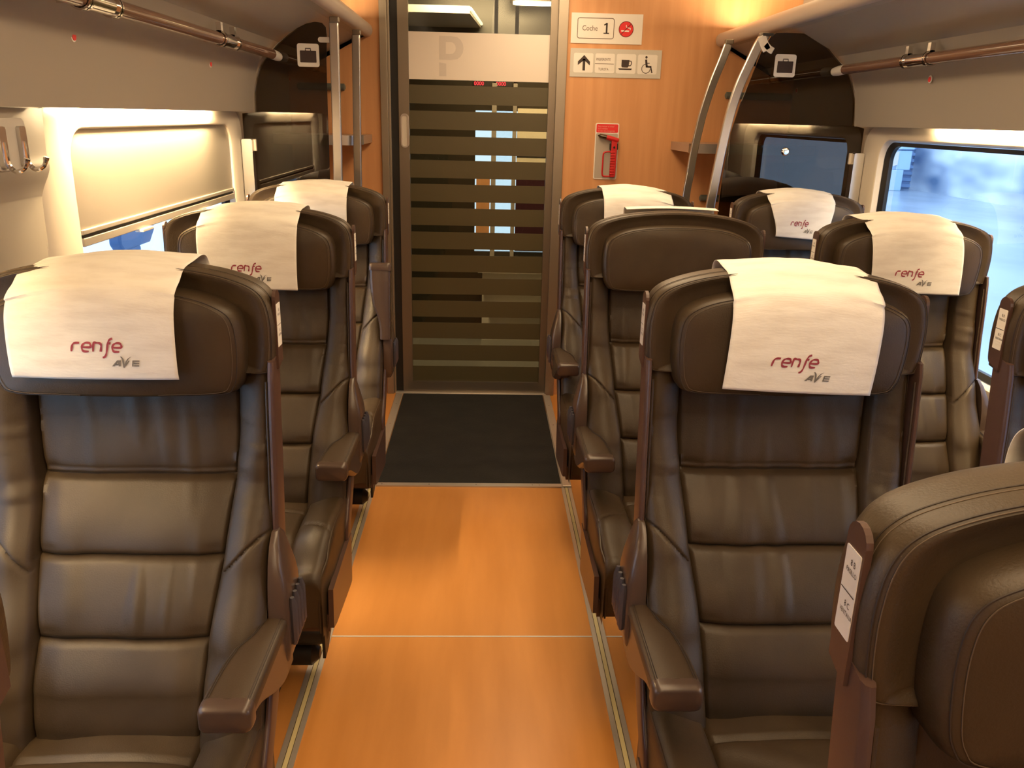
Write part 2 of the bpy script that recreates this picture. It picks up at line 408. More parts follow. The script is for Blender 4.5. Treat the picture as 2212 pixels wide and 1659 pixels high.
def make_cushion():
    mb=MB(); NU,NV=97,84
    path=[]
    for j in range(NV):
        v=j/(NV-1)
        if v<0.70: path.append((-0.15-(0.50-0.15)*v/0.70,0))
        else:
            a=(v-0.70)/0.30
            if a<0.4: th=a/0.4*PI/2; path.append((-0.50-0.03*math.sin(th),0.03*(1-math.cos(th))))
            else: path.append((-0.53+0.012*(a-0.4)/0.6,0.03+(a-0.4)/0.6*0.12))
    def P(i,j):
        s=-1+2*i/(NU-1); y,dz=path[j]
        if abs(s)<=0.82: x=s/0.82*0.222; d=0
        else:
            a=(abs(s)-0.82)/0.18
            if a<0.5: th=a/0.5*PI/2; x=math.copysign(0.222+0.022*math.sin(th),s); d=0.022*(1-math.cos(th))
            else: x=math.copysign(0.244,s); d=0.022+(a-0.5)/0.5*0.15
        xx=max(-0.243,min(0.243,x))
        z=cushion_z(xx,max(y,-0.50))-dz
        z=max(z-d,0.285+0.0001*i) if d>0.03 else z-d
        return (x*(1-0.04*sstep(0.4,0.53,-y)),y,z)
    mb.grid(P,NU,NV,True)
    return mb.mesh('seat_cushion',leather,True,60)
def make_seat(label,x,yref,aisle,arm_up=False,seed=0,group='brown leather train seats',tagged=True):
    """yref = front plane of the headrest; aisle=-1 when the aisle is at -x of the seat"""
    t=thing('train_seat',label,'seat',(x,yref,0),0,group)
    link('backrest',M(('back',seed),lambda:make_backrest(seed*7.3+1)),t)
    def back():
        mb=MB(); loops=[]
        for k in range(24):
            z=0.44+(1.075-0.44)*k/23; y=shell_yr(z)
            yb=max(back_yr(z),y+0.004); L_=[]
            for q in range(17):
                xx=-0.243+0.486*q/16; L_.append((xx,y-0.006+(yb-y)*sstep(0,0.5,1-abs(xx)/0.243),z))
            loops.append(L_+[(xx,yy-0.012,zz) for xx,yy,zz in reversed(L_)])
        mb.loft(loops); return mb.mesh('back_shell',plastic,True,45)
    link('back_shell',M('bshell',back),t)
    for s in (-1,1):
        link('side_shell',M(('side',s),lambda:seat_side(s)),t)
        for q_ in (0,1): link('piping',M(('pipe',s,q_),lambda:seat_pipes(s,q_)),t)
        h=link('hinge_housing',M(('hinge',s),lambda:hinge_mesh(s)),t)
        link('adjustment_buttons',M(('btn',s),lambda:button_mesh(s)),h)
        fl=arm_up and s==aisle
        pad,st,und,cap=M(('arm',s,fl),lambda:arm_mesh(s,fl))
        a=link('armrest',und,t,(0,-0.068,0.662))
        link('armrest_pad',pad,a); link('stitching',st,a); link('front_cap',cap,a)
        if fl:
            a.rotation_euler=(math.radians(-97),0,0); a.location=(0,-0.10,0.70)
    hw=link('headrest_wing',M('wing',lambda:pad_mesh('headrest_wing',W_OUT,W_LAY,(0,1.15),leather)),t)
    def wst():
        mb=MB()
        L=[outline_at(W_OUT,(0,1.15),r,y) for r,y in ((0.984,0.0022),(1.0,0.028))]
        for l in L:
            mb.tube(l[-56:]+l[:56],0.0009,5)
        return mb.mesh('stitching',stitch,True)
    link('stitching',M('wst',wst),hw)
    def tst(r,y):
        mb=MB(); l=outline_at(W_OUT,(0,1.15),r,y); mb.tube([(a*1.001,b-0.0003,c+0.0003) for a,b,c in (l[-56:]+l[:56])],0.00055,5); return mb.mesh('topstitching',stitch_l,True)
    for r_,y_ in ((0.970,-0.0008),(0.9985,0.0225)): link('topstitching',M(('tst',r_),lambda:tst(r_,y_)),hw)
    hc=link('headrest_cushion',M('icush',lambda:pad_mesh('headrest_cushion',I_OUT,I_LAY,(0,1.13),leather,iwarp)),t)
    def ist():
        mb=MB()
        l=outline_at(I_OUT,(0,1.13),0.962,-0.0455,iwarp); mb.tube(l[-56:]+l[:56],0.0009,5)
        return mb.mesh('stitching',stitch,True)
    link('stitching',M('ist',ist),hc)
    def its():
        mb=MB(); l=outline_at(I_OUT,(0,1.13),0.930,-0.0482,iwarp); mb.tube(l[-56:]+l[:56],0.00055,5); return mb.mesh('topstitching',stitch_l,True)
    link('topstitching',M('its',its),hc)
    # plastic plate on the side of the headrest with the place label
    def plate(s):
        mb=MB(); P=[]
        for k in range(9):
            a=PI*k/8; P.append((0.034+0.016*math.cos(a),1.196+0.015*math.sin(a)))
        P=[(0.050,1.085)]+P+[(0.018,1.075)]
        mb.prism(P,lambda u,v,w_:(s*w_,u,v),0.2505,0.2562); return mb.mesh('side_plate',plastic,False)
    for s in (-1,1):
        sp=link('side_plate',M(('plate',s),lambda:plate(s)),t)
        if s==aisle and tagged: label_tag(sp,s)
    link('seat_cushion',M('cush',make_cushion),t)
    def cpipe(s0):
        mb=MB()
        for s in (s0,):
            pts=[(s*0.2385,-0.17-0.30*k/14,cushion_z(0.2385,-0.17-0.30*k/14)-0.010) for k in range(15)]
            pts+=[(s*0.232,-0.50,0.45),(s*0.229,-0.517,0.425),(s*0.2275,-0.526,0.38),(s*0.227,-0.522,0.30)]
            mb.tube(spline(pts,3),0.0028,6)
        return mb.mesh('piping',leather_d,True)
    for s in (-1,1): link('piping',M(('cpipe',s),lambda:cpipe(s)),t)
    def base():
        mb=MB()
        for s in (-1,1):
            mb.prism([(-0.50,0.300),(-0.46,0.288),(-0.24,0.262),(-0.22,0.262),(-0.20,0.40),(-0.49,0.40)],lambda u,v,w_:(s*w_,u,v),0.242,0.2545)
        mb.box(-0.243,0.243,-0.49,-0.26,0.283,0.330)
        return mb.mesh('seat_base',plastic,True,30)
    link('seat_base',M('base',base),t)
    def ped():
        mb=MB(); loops=[]
        for z,a,b0,b1 in ((0.0,0.07,-0.36,-0.10),(0.02,0.07,-0.36,-0.10),(0.035,0.045,-0.33,-0.13),(0.285,0.045,-0.33,-0.13)):
            loops.append([(-a,b0,z),(a,b0,z),(a,b1,z),(-a,b1,z)])
        mb.loft(loops); return mb.mesh('pedestal',darkp,True,30)
    link('pedestal',M('ped',ped),t)
    return t
def label_tag(parent,s):
    def build():
        a=MB(); y0,y1,z0,z1=0.0215,0.0465,1.113,1.188
        a.prism(rrect(y0,y1,z0,z1,0.0015,2),lambda u,v,w_:(s*w_,u,v),0.2562,0.2568)
        b=MB()
        # reading direction: seen from the aisle; from the -x side the text runs towards -y... (left to right = +y reversed)
        if s<0: f=lambda u,v:(-0.2571,y1-0.004-u,v)
        else: f=lambda u,v:(0.2571,y0+0.004+u,v)
        def tx(txt,size,u,v):
            m_,w_=text_mb(txt,size,lambda a_,b_:f(a_*0.72+u*0.72,(b_+v-1.106)*0.89+1.113)); b.add(m_.v,m_.f)
        tx('8 B',0.0085,0.009,1.1745); tx('PASILLO',0.0068,0.001,1.1665)
        tx('8 C',0.0085,0.009,1.1345); tx('VENTANA',0.0066,0.0005,1.1265)
        b.add([f(-0.003,1.1515),f(0.020,1.1515),f(0.020,1.1505),f(-0.003,1.1505)],[(0,1,2,3)])
        c=MB(); rnd=random.Random(4)
        for zz in (1.161,1.156,1.126,1.121):
            for k in range(9):
                if rnd.random()<0.75:
                    u=0.001+k*0.0021; v=zz+rnd.choice((0,0.0018))
                    c.add([f(u,v),f(u+0.0012,v),f(u+0.0012,v+0.0012),f(u,v+0.0012)],[(0,1,2,3)])
        c.v=[(x*1.001,y,z) for x,y,z in c.v]
        return a.mesh('place_label',white,False),b.mesh('lettering',ink,False),c.mesh('braille_dots',white,False)
    A,B,C_=M(('lab',s),build)
    o=link('place_label',A,parent); link('lettering',B,o); link('braille_dots',C_,o)['kind']='stuff'

# ------------------------------------------------------------------ cloth covers over the headrests
def cover_path(drop,slide):
    """profile (y,z) over the headrest at its centre, rear to front"""
    P=[(0.139,1.19+slide*0.4),(0.139,1.235),(0.128,1.2555),(0.105,1.2625),(0.06,1.2635),(0.02,1.2625),(0.0,1.257),(-0.018,1.245),(-0.036,1.236),(-0.052,1.222),(-0.063,1.195),(-0.068,1.15),(-0.069,1.10),(-0.066,drop)]
    if slide>0.5: P=[(0.142,1.12),(0.142,1.235),(0.134,1.257),(0.125,1.2625),(0.105,1.262),(0.085,1.260)]
    return P
def renfe_strokes():
    x=0; S=[]
    def e(x0): return [[(x0+0.12,0.50),(x0+0.98,0.50),(x0+1.0,0.76),(x0+0.84,0.97),(x0+0.45,1.0),(x0+0.16,0.86),(x0+0.03,0.55),(x0+0.10,0.18),(x0+0.34,0.02),(x0+0.85,0.02)]]
    S.append([(0,0),(0.02,0.45),(0.10,0.80),(0.32,0.97),(0.85,0.99)])
    S+=e(1.15)
    S.append([(2.48,0),(2.50,0.98),(2.80,0.99),(3.15,0.96),(3.34,0.78),(3.36,0.40),(3.34,0.0)])
    S.append([(3.60,-0.66),(3.85,-0.58),(4.00,-0.25),(4.06,0.35),(4.10,0.95),(4.24,1.35),(4.58,1.52)])
    S.append([(4.02,0.97),(4.42,0.97)])
    S+=e(4.62)
    return S
def make_cover(label,x,yref,width=0.27,xoff=0.0,drop=1.062,slide=0.0,skew=0.0,skewb=0.0,seed=1,bulge=0.0,logo=True,rot=0.0,taper=0.0,lx=0.0):
    P=spline(cover_path(drop,slide),7); n=len(P); NU=44
    # arc length from the front end
    L=[0]
    for a,b in zip(P,P[1:]): L.append(L[-1]+math.hypot(a[0]-b[0],a[1]-b[1]))
    tot=L[-1]
    def S(u,l):
        """u metres across (-w/2..w/2), l = length along from the rear edge"""
        l=max(0,min(tot,l)); i=0
        while i<n-2 and L[i+1]<l: i+=1
        t=(l-L[i])/max(1e-9,L[i+1]-L[i]); y=P[i][0]+(P[i+1][0]-P[i][0])*t; z=P[i][1]+(P[i+1][1]-P[i][1])*t
        f=l/tot
        xx=xoff+u*(1-taper*sstep(0.55,1,f))+skew*(f-0.5)+rot*(z-1.15)
        if slide<=0.5: z-=(0.80*xx*xx+0.6*abs(xx)**3)*sstep(1.10,1.22,z)
        else: z-=0.25*xx*xx
        if f>0.8: z+=skewb*u*sstep(0.6,1.0,f)
        if y<-0.05: y+=0.012*(xx/0.21)**2
        nn=noise.noise(Vector((u*7+seed*5,l*3,seed)))*0.5+noise.noise(Vector((u*22,l*5,seed*2)))*0.2
        if slide<=0.5:
            wv=0.004*nn*sstep(0.35,0.6,f)*(0.4+sstep(0.85,1,f))
            y-=abs(wv)+0.0015; z+=0.0045*abs(noise.noise(Vector((u*16+seed,1,seed))))*math.exp(-((f-0.32)/0.16)**2)
            # corners lift where the cloth leaves the curved top
            z+=0.005*sstep(0.09,0.135,abs(u))*math.exp(-((f-0.22)/0.10)**2)*(1 if seed%2 else 0.5)
        else: z+=0.0015*nn
        return (xx,y,z)
    mb=MB(); NV=90
    mb.grid(lambda i,j:S(-width/2+width*i/(NU-1),tot*j/(NV-1)),NU,NV)
    o=obj('headrest_cover',mb,cloth,None,True,0,60,(x,yref,0))
    so=o.modifiers.new('thick','SOLIDIFY'); so.thickness=0.0009; so.offset=1
    tag(o,label,'headrest cover','white cloth headrest covers')
    if logo:
        b_=0.0154; A=MB(); l0=tot-0.048; u0=-0.043+lx
        def F(sx,sz,ux,ll):
            def g(a,b):
                p=S(ux+a*sx+b*sz*0.16,ll-b*sz); return (p[0],p[1]-0.0022,p[2])
            return g
        g=F(b_*0.90,b_*0.94,u0,l0)
        for st in renfe_strokes():
            pts=spline(st,4); add_stroke(A,pts,[0.17+0.10*abs(math.sin(i*0.35)) for i in range(len(pts))] ,g)
        obj('red_lettering',A,redink,o,False)
        B=MB(); h_=0.0102; g2=F(h_,h_,u0+0.064,tot-0.024)
        k=0.0
        add_poly(B,[(-.25,0),(.15,0),(.62,.62),(.62,1.0),(.50,1.0)],g2); add_poly(B,[(.62,1.0),(.62,.55),(.80,.30),(.80,0),(1.10,0),(1.10,1.0)],g2)
        add_poly(B,[(.30,.18),(.80,.18),(.80,.38),(.45,.38)],g2)
        add_stroke(B,spline([(0.95,1.62),(1.25,1.35),(1.45,0.85),(1.62,-0.22)],5),[0.02,.1,.14,.18,.2,.22,.24,.26,.28,.28,.28,.26,.24,.22,.2,.16],g2)
        add_stroke(B,spline([(1.62,-0.22),(1.85,0.5),(2.15,1.2),(2.65,1.62)],5),[.2,.24,.28,.30,.30,.28,.26,.24,.22,.20,.17,.14,.1,.07,.04,.02],g2)
        add_stroke(B,spline([(1.75,0.02),(2.05,0.45),(2.35,0.95)],5),0.16,g2)
        for zz in (0.11,0.5,0.89): add_stroke(B,[(2.85,zz),(3.95,zz)],0.22,g2)
        add_stroke(B,[(2.96,0),(2.96,1.0)],0.22,g2)
        obj('grey_lettering',B,greyink,o,False)
    return o

# seats: x centre, headrest plane
XL,X1,X2=-0.606,0.547,1.208
SEATS=[
 ('L1',XL,1.37,1),('L2',XL,2.26,1),('L3',XL,3.09,1),('L0',XL,0.484,1),
 ('R0',X1,0.527,-1),('R1',X1,1.415,-1),('R2',X1,2.325,-1),('R3',X1,3.17,-1),
 ('W1',X2,1.415,-1),('W2',X2,2.325,-1),('W3',X2,3.17,-1)]
SL={
'L1':'dark brown leather seat nearest on the left, its cover glaring white on top',
'L2':'dark brown leather seat second from the front in the single row under the left window',
'L3':'dark brown leather seat at the far left beside the door, its aisle armrest folded up',
'L0':'brown plastic shell corner of a seat cut off in the bottom left corner',
'R0':'brown leather headrest cut off at the bottom right, side label reading PASILLO and VENTANA',
'R1':'dark brown leather aisle seat nearest fully seen on the right, with a printed cover',
'R2':'dark brown leather aisle seat whose headrest front is bare, cover slid behind it',
'R3':'dark brown leather aisle seat farthest on the right, against the wood wall by the door',
'W1':'brown leather window seat of which only a slice shows at the right edge',
'W2':'dark brown leather window seat with the bright platform right behind its headrest',
'W3':'dark brown leather window seat farthest back, in front of the smoked glass partition'}
for k,x,y,a in SEATS:
    make_seat(SL[k],x,y,a,arm_up=(k=='L3'),tagged=(k!='L0'),seed={'L1':0,'R1':1,'R2':2,'L2':1}.get(k,0))
make_cover('white printed cover on the nearest left seat, top burnt out by the lamp',XL,1.37,0.268,-0.020,1.080,0,0.0,0.0,seed=1,rot=0.0,lx=0.014)
make_cover('white printed cover on the second seat of the left row',XL,2.26,0.262,-0.012,1.050,0,0.0,-0.02,seed=2,taper=0.03)
make_cover('white cover on the farthest left seat by the door, print hidden',XL,3.09,0.256,-0.010,1.085,0,0.0,0.0,seed=3)
make_cover('white printed cover on the nearest right aisle seat, slightly askew',X1,1.415,0.262,0.012,1.056,0,-0.02,-0.035,seed=5,lx=-0.012)
make_cover('white cover slid behind the bare headrest so only a thin strip shows',X1,2.325,0.268,0.0,1.06,1.0,seed=4,logo=False)
make_cover('white cover on the farthest right aisle seat, below the red hammer',X1,3.17,0.262,0.030,1.10,0,0.01,0.0,seed=6)
make_cover('white printed cover on the window seat in front of the platform view',X2,2.325,0.258,-0.004,1.055,0,0.025,-0.03,seed=7,lx=-0.021)
make_cover('white printed cover on the farthest window seat, before the smoked glass',X2,3.17,0.250,-0.010,1.090,0,0.0,-0.05,seed=8,taper=0.22,lx=-0.013)
make_cover('edge of a white cover on the cut off headrest at the bottom right',X1,0.527,0.25,0.045,1.07,0,0,0,seed=9)
# padded footrest hanging under the second left seats
def footrest(x0,x1,y,z,label):
    t=thing('footrest',label,'footrest',((x0+x1)/2,y,0),0,'black footrests beside the aisle'); h=(x1-x0)/2
    mb=MB(); pts=[(-h,0,z),(-h+0.01,0,z),(h-0.03,0,z),(h-0.008,0,z),(h,0,z)]
    mb.tube(pts,[0.02,0.036,0.036,0.03,0.014],14); obj('foot_pad',mb,blackp,t)
    mb=MB(); mb.prism([(-0.045,z+0.035),(0.05,z+0.045),(0.055,z-0.02),(0.0,z-0.05),(-0.045,z-0.055)],lambda u,v,w_:(w_,u,v),h-0.012,h-0.004); obj('end_bracket',mb,blackp,t)
    mb=MB(); mb.tube([(-h,0.01,z-0.075),(h-0.05,0.01,z-0.075),(h-0.03,0.01,z-0.075)],[0.034,0.034,0.016],14); obj('lower_roller',mb,darkp,t)
    mb=MB(); mb.box(-0.05,0.0,0.03,0.07,0,z); obj('support',mb,darkp,t)
    return t
footrest(-0.80,-0.41,1.985,0.135,'black padded footrest behind the nearest left seat, over the floor strip')
footrest(-0.80,-0.41,2.99,0.135,'black padded footrest beside the mat, behind the second left seat')

# ------------------------------------------------------------------ floor
YE=4.47; XWL,XWR=-0.985,1.585; YB=-2.6
mb=MB(); mb.box(XWL-0.1,XWR+0.1,YB,YE+0.02,-0.04,0.0); struct(obj('floor',mb,woodfloor,None,False))
mb=MB(); mb.box(XWL,XWR,2.1535,2.1585,0.0,0.0012); struct(obj('trim_1',mb,white_t,None,False))
def strip(xc,y0,y1,n):
    mb=MB()
    mb.box(xc-0.021,xc-0.008,y0,y1,0,0.0035); mb.box(xc+0.008,xc+0.021,y0,y1,0,0.0035)
    o=struct(obj('trim_%d'%n,mb,alul,None,False))
    m2=MB()
    ys=[y0,1.44,2.9,y1]
    for a,b in zip(ys,ys[1:]): m2.box(xc-0.0078,xc+0.0078,a,b-0.002,0,0.0028)
    obj('inlay',m2,yellow,o,False)
    m3=MB()
    for dx in (-0.0065,0.0065): m3.box(xc+dx-0.0008,xc+dx+0.0008,y0,y1,0.0028,0.0032)
    obj('inlay_groove',m3,ink,o,False)
strip(-0.460,YB,3.22,2); strip(0.369,YB,4.15,3)
# mat with its metal edging
t=thing('door_mat','charcoal ribbed mat in front of the glass door','mat',(-0.045,3.85,0))
mb=MB(); mb.box(-0.39,0.395,-0.598,0.595,0,0.004); obj('rubber_pile',mb,matmat,t,False)
mb=MB(); mb.box(-0.395,0.415,-0.632,-0.602,0,0.006); obj('front_edging',mb,alul,t,False)
mb=MB()
for x in (-0.37,-0.17,0.03,0.27,0.30): mb.disc((x,-0.617,0.0055),0.003,(0,0,1),10,0.0012)
obj('screws',mb,alu,t)
for x0,x1 in ((-0.432,-0.392),(0.397,0.437)):
    mb=MB(); mb.box(x0,x1,-0.632,0.58,0,0.010); obj('side_edging',mb,alul,t,False,0.003)
    mb=MB()
    for y in (-0.5,-0.2,0.1,0.4): mb.disc(((x0+x1)/2,y,0.0095),0.003,(0,0,1),10,0.0015)
    obj('screws',mb,chrome,t)

# ------------------------------------------------------------------ side walls with windows
WINS=[(2.07,3.40),(0.12,1.45),(-1.83,-0.50)]
WZ0,WZ1=0.72,1.452
def side_wall(name,xw,s):
    """s=-1 left wall (outside at -x)"""
    xo=xw+s*0.05; a,b=sorted((xw,xo)); mb=MB()
    mb.box(a,b,YB,YE+1.9,-0.04,WZ0); mb.box(a,b,YB,YE+1.9,WZ1,2.25)
    ys=[YB]
    for y0,y1 in sorted(WINS): ys+=[y0,y1]
    ys.append(YE+1.9)
    for i in range(0,len(ys),2): mb.box(a,b,ys[i],ys[i+1],WZ0,WZ1)
    return struct(obj(name,mb,grey,None,False))
side_wall('wall_left',XWL,-1); side_wall('wall_right',XWR,1)
wn=0
for s,xw in ((-1,XWL),(1,XWR)):
    for wi,(y0,y1) in enumerate(WINS):
        wn+=1
        root=bpy.data.objects.new('window_%d'%wn,None); COL.objects.link(root); root['kind']='structure'; root.location=(xw,(y0+y1)/2,(WZ0+WZ1)/2)
        iv=lambda me: me
        cy_,cz_=(y0+y1)/2,(WZ0+WZ1)/2
        def loopx(P,x): return [(x,a-cy_,b-cz_) for a,b in P]
        inn=rrect(y0+0.005,y1-0.005,WZ0+0.005,WZ1-0.003,0.075,8); inn2=rrect(y0+0.012,y1-0.012,WZ0+0.012,WZ1-0.010,0.07,8)
        out=rrect(y0-0.18,y1+0.13,WZ0-0.09,1.497,0.085,8)
        mb=MB(); mb.loft([loopx(out,0.0),loopx(out,-s*0.005),loopx([(a+(cy_-a)*0.01,b+(cz_-b)*0.01) for a,b in out],-s*0.007),loopx([(a+(a-cy_)*0.008,b+(b-cz_)*0.012) for a,b in inn],-s*0.005),loopx(inn,-s*0.001),loopx(inn2,s*0.035)],False)
        obj('window_frame',mb,cream,root)
        g1=rrect(y0+0.012,y1-0.012,WZ0+0.012,WZ1-0.010,0.07,8); g2=rrect(y0+0.035,y1-0.035,WZ0+0.03,WZ1-0.025,0.06,8)
        mb=MB(); mb.loft([loopx(g1,s*0.02),loopx(g2,s*0.032),loopx(g2,s*0.047)],False); obj('gasket',mb,blackp,root)
        mb=MB(); mb.loft([loopx(g2,s*0.040),loopx(g2,s*0.044)]); obj('pane',mb,glass_w,root,False)
        if s<0 or wi==2:  # forward left blind is seen; the unseen others are added to cut blue daylight
            zb=1.197-cz_; zt=WZ1-0.003-cz_
            br=bpy.data.objects.new('blind',None); COL.objects.link(br); br.parent=root; fx=(lambda a,b: (a,b)) if s<0 else (lambda a,b: (-b,-a))
            mb=MB(); mb.box(*fx(-0.008,-0.005),y0+0.016-cy_,y1-0.016-cy_,zb+0.012,zt); obj('blind_sheet',mb,blind,br,False)
            mb=MB(); mb.box(*fx(-0.014,0.002),y0+0.02-cy_,y1-0.02-cy_,zb+0.001,zb+0.013); obj('bottom_bar',mb,alul,br,False,0.002)
            mb=MB(); mb.box(*fx(-0.014,-0.003),y0+0.02-cy_,y1-0.02-cy_,zb-0.007,zb+0.001); obj('dark_slot',mb,darkp,br,False)
            mb=MB(); mb.box(*fx(-0.014,0.002),y0+0.02-cy_,y1-0.02-cy_,zb-0.028,zb-0.007); obj('lower_bar',mb,alul,br,False,0.002)
            for yy in (y0+0.40,y0+0.95):
                mb=MB(); mb.box(*fx(-0.012,0.012),yy-0.04-cy_,yy+0.04-cy_,zb-0.036,zb-0.027); obj('pull_tab',mb,white_t,br,False,0.002)
# padded pillar panel with the coat hooks left of the left window
PP=spline([(1.495,-0.950),(1.45,-0.951),(1.40,-0.953),(1.375,-0.950),(1.355,-0.956),(1.335,-0.966),(1.315,-0.974),(1.295,-0.977),(1.20,-0.978),(1.0,-0.979),(0.7,-0.979),(0.3,-0.979)],5)
mb=MB(); L0=[(x,1.56,z) for z,x in PP]+[(-0.984,1.56,0.3),(-0.984,1.56,1.495)]; L1=[(x,y+0.355,z) for x,y,z in L0]
mb.loft([[(x-0.006,y,z) for x,y,z in L0],[(x,y+0.01,z) for x,y,z in L0],[(x,y-0.01,z) for x,y,z in L1],[(max(x-0.006,-0.984),y,z) for x,y,z in L1]])
struct(obj('trim_4',mb,grey,None,True))
t=thing('coat_hook_strip','chrome double coat hook with white plate at the far left edge','coat hook',(-0.951,1.71,1.43))
mb=MB(); mb.prism(rrect(-0.01,0.11,-0.055,0.045,0.012,3),lambda u,v,w_:(w_,u,v),-0.003,0.004); obj('back_plate',mb,greyl,t,True)
for yy in (0.01,0.085):
    mb=MB(); mb.prism(rrect(yy-0.012,yy+0.012,-0.05,0.03,0.006,3),lambda u,v,w_:(w_,u,v),0.004,0.012); obj('hook_mount',mb,steel,t,True)
    mb=MB(); mb.tube(spline([(0.010,yy,0.0),(0.014,yy,-0.040),(0.026,yy,-0.055),(0.044,yy,-0.048),(0.052,yy,-0.030)],6),[0.005]*16+[0.0045]*6+[0.006]*3,8); obj('hook',mb,chrome,t)

# ------------------------------------------------------------------ panels above the windows, lamps, racks
GY=3.545
def panel(n,mir):
    X=(lambda x:x) if not mir else (lambda x:0.60-x)
    prof=spline([(-0.865,1.722),(-0.882,1.70),(-0.898,1.67),(-0.911,1.62),(-0.920,1.56),(-0.926,1.51),(-0.928,1.497)],5)
    back=[(x-0.010,z) for x,z in reversed(prof)]
    mb=MB(); P=[(X(x),z) for x,z in prof+back]
    mb.loft([[(x,YB+0.02,z) for x,z in P],[(x,GY-0.01,z) for x,z in P]])
    o=struct(obj('trim_%d'%n,mb,grey,None,True,0,30))
    for y in (1.63,-0.2):
        m2=MB(); m2.loft([[(X(x+0.0006),y,z) for x,z in prof],[(X(x+0.0006),y+0.004,z) for x,z in prof]],False)
        m2.f=[f for f in m2.f if True]
    return o
panel(5,False); panel(6,True)
def lamp_strip(x,label,y0,y1):
    t=thing('window_lamp',label,'lamp',(x,(y0+y1)/2,1.520),0,'lamps hidden behind the panels above the windows'); h=(y1-y0)/2
    mb=MB(); mb.tube([(0,-h,0),(0,h,0)],0.010,12); obj('tube',mb,(lampc if x<0 else lampr) if y1>2 else lampn,t)
    for sy in (-1,1):
        mb=MB(); mb.tube([(0,sy*h,0),(0,sy*(h+0.03),0)],0.012,12); obj('end_cap',mb,white_t,t)
    mb=MB(); mb.box(-0.014,0.014,-h-0.03,h+0.03,0.014,0.02); obj('batten',mb,white_t,t,False)
lamp_strip(-0.949,'fluorescent lamp behind the left panel, glowing onto the metal blind',2.08,3.12)
lamp_strip(1.549,'fluorescent lamp behind the right panel, glowing onto the window frame',1.75,2.95)
lamp_strip(-0.949,'fluorescent lamp behind the left panel, beside the camera',0.2,1.35)
lamp_strip(1.549,'fluorescent lamp behind the right panel, beside the camera',0.2,1.35)
for i,(x,z,y,sd) in enumerate(((-0.9085,1.648,2.00,1),(-0.9085,1.646,2.96,1),(1.4995,1.655,2.92,-1))):
    lb=['small red and white emergency mark on the left panel, nearer one','small red and white emergency mark on the left panel, farther one','small red emergency mark on the right panel above the window'][i]
    t=thing('emergency_mark',lb,'marker',(x,y,z),0,'small red marks on the side panels')
    mb=MB(); mb.disc((sd*0.001,0,0),0.0125,(sd,0,0),20,0.002); obj('white_disc',mb,white,t)
    mb=MB(); mb.disc((sd*0.003,0.001,-0.001),0.0085,(sd,0,0),20,0.0015); obj('red_disc',mb,redd,t)
def rack(mir,label):
    X=(lambda x:x) if not mir else (lambda x:0.60-x)
    t=thing('overhead_rack',label,'luggage rack',(X(-0.72),1.0,1.85),0,'overhead luggage racks')
    cx_,cz_=X(-0.72),1.85; sg=-1 if mir else 1
    def L(P,y): return [((X(x)-cx_),y-1.0,z-cz_) for x,z in P]
    low=spline([(-0.600,1.868),(-0.66,1.862),(-0.715,1.850),(-0.738,1.846),(-0.752,1.836),(-0.790,1.812),(-0.826,1.775),(-0.856,1.738),(-0.872,1.722)],5)
    P=low+[(-0.980,1.722),(-0.980,1.735),(-0.885,1.74),(-0.60,1.885)]
    mb=MB(); mb.loft([L(P,YB+0.02),L(P,YE-0.005)]); obj('rack_underside',mb,rackm,t,True,0,28)
    nose=[(-0.584+0.028*math.cos(a),1.893+0.033*math.sin(a)) for a in [2*PI*k/20 for k in range(20)]]
    mb=MB(); mb.loft([L(nose,YB+0.02),L(nose,YE-0.03)]+[L([(-0.584+(x+0.584)*r,1.893+(z-1.893)*r) for x,z in nose],YE-0.03+0.025*q) for r,q in ((0.96,0.5),(0.8,0.9),(0.5,1.0))]); obj('front_edge',mb,nosem,t)
    mb=MB(); ridge=[(-0.735,1.846),(-0.742,1.839),(-0.752,1.838),(-0.748,1.848)]; mb.loft([L(ridge,YB+0.02),L(ridge,GY-0.03)]); obj('ridge_moulding',mb,greyl,t)
    mb=MB(); mb.tube([(X(-0.818)-cx_,YB+0.05-1,1.710-cz_),(X(-0.818)-cx_,3.44-1,1.710-cz_)],0.0185,16); r=obj('handrail',mb,tubem,t)
    mb=MB(); mb.tube([(X(-0.818)-cx_,3.44-1,1.71-cz_),(X(-0.816)-cx_,3.50-1,1.708-cz_),(X(-0.814)-cx_,3.535-1,1.706-cz_),(X(-0.814)-cx_,3.542-1,1.706-cz_)],[0.0185,0.0185,0.016,0.008],14); obj('end_cap',mb,white_t,r)
    for y0 in ((2.78,1.85,0.55,-0.8)):
        mb=MB(); xx=X(-0.818)-cx_
        mb.tube([(xx,y0-1,1.71-cz_),(xx,y0+0.16-1,1.71-cz_)],0.0203,16)
        for yy in (y0,y0+0.145):
            for d in (0,0.012): mb.tube([(xx,yy+d-1,1.71-cz_),(xx,yy+d+0.007-1,1.71-cz_)],0.0245,16)
            mb.box(xx-0.008,xx+0.008,yy-1,yy+0.019-1,1.71-cz_,1.757-cz_)
        mb.box(*sorted((xx,xx-sg*0.055)),y0+0.02-1,y0+0.14-1,1.700-cz_,1.712-cz_)
        obj('rail_clamp',mb,chrome,r,True)
rack(False,'grey overhead luggage rack with brown handrail along the left side')
rack(True,'grey overhead luggage rack with brown handrail along the right side')
# ceiling and its lamps
mb=MB(); mb.box(XWL-0.05,XWR+0.05,YB,YE,2.25,2.30); struct(obj('ceiling',mb,mat('ceiling_grey',(0.26,0.23,0.19),0.4),None,False))
for k,y in enumerate((-1.6,0.0,1.6,3.1)):
    pass
mb=MB(); mb.box(XWL,XWR,YB-0.05,YB,0,2.25); struct(obj('wall_rear',mb,wood,None,False))

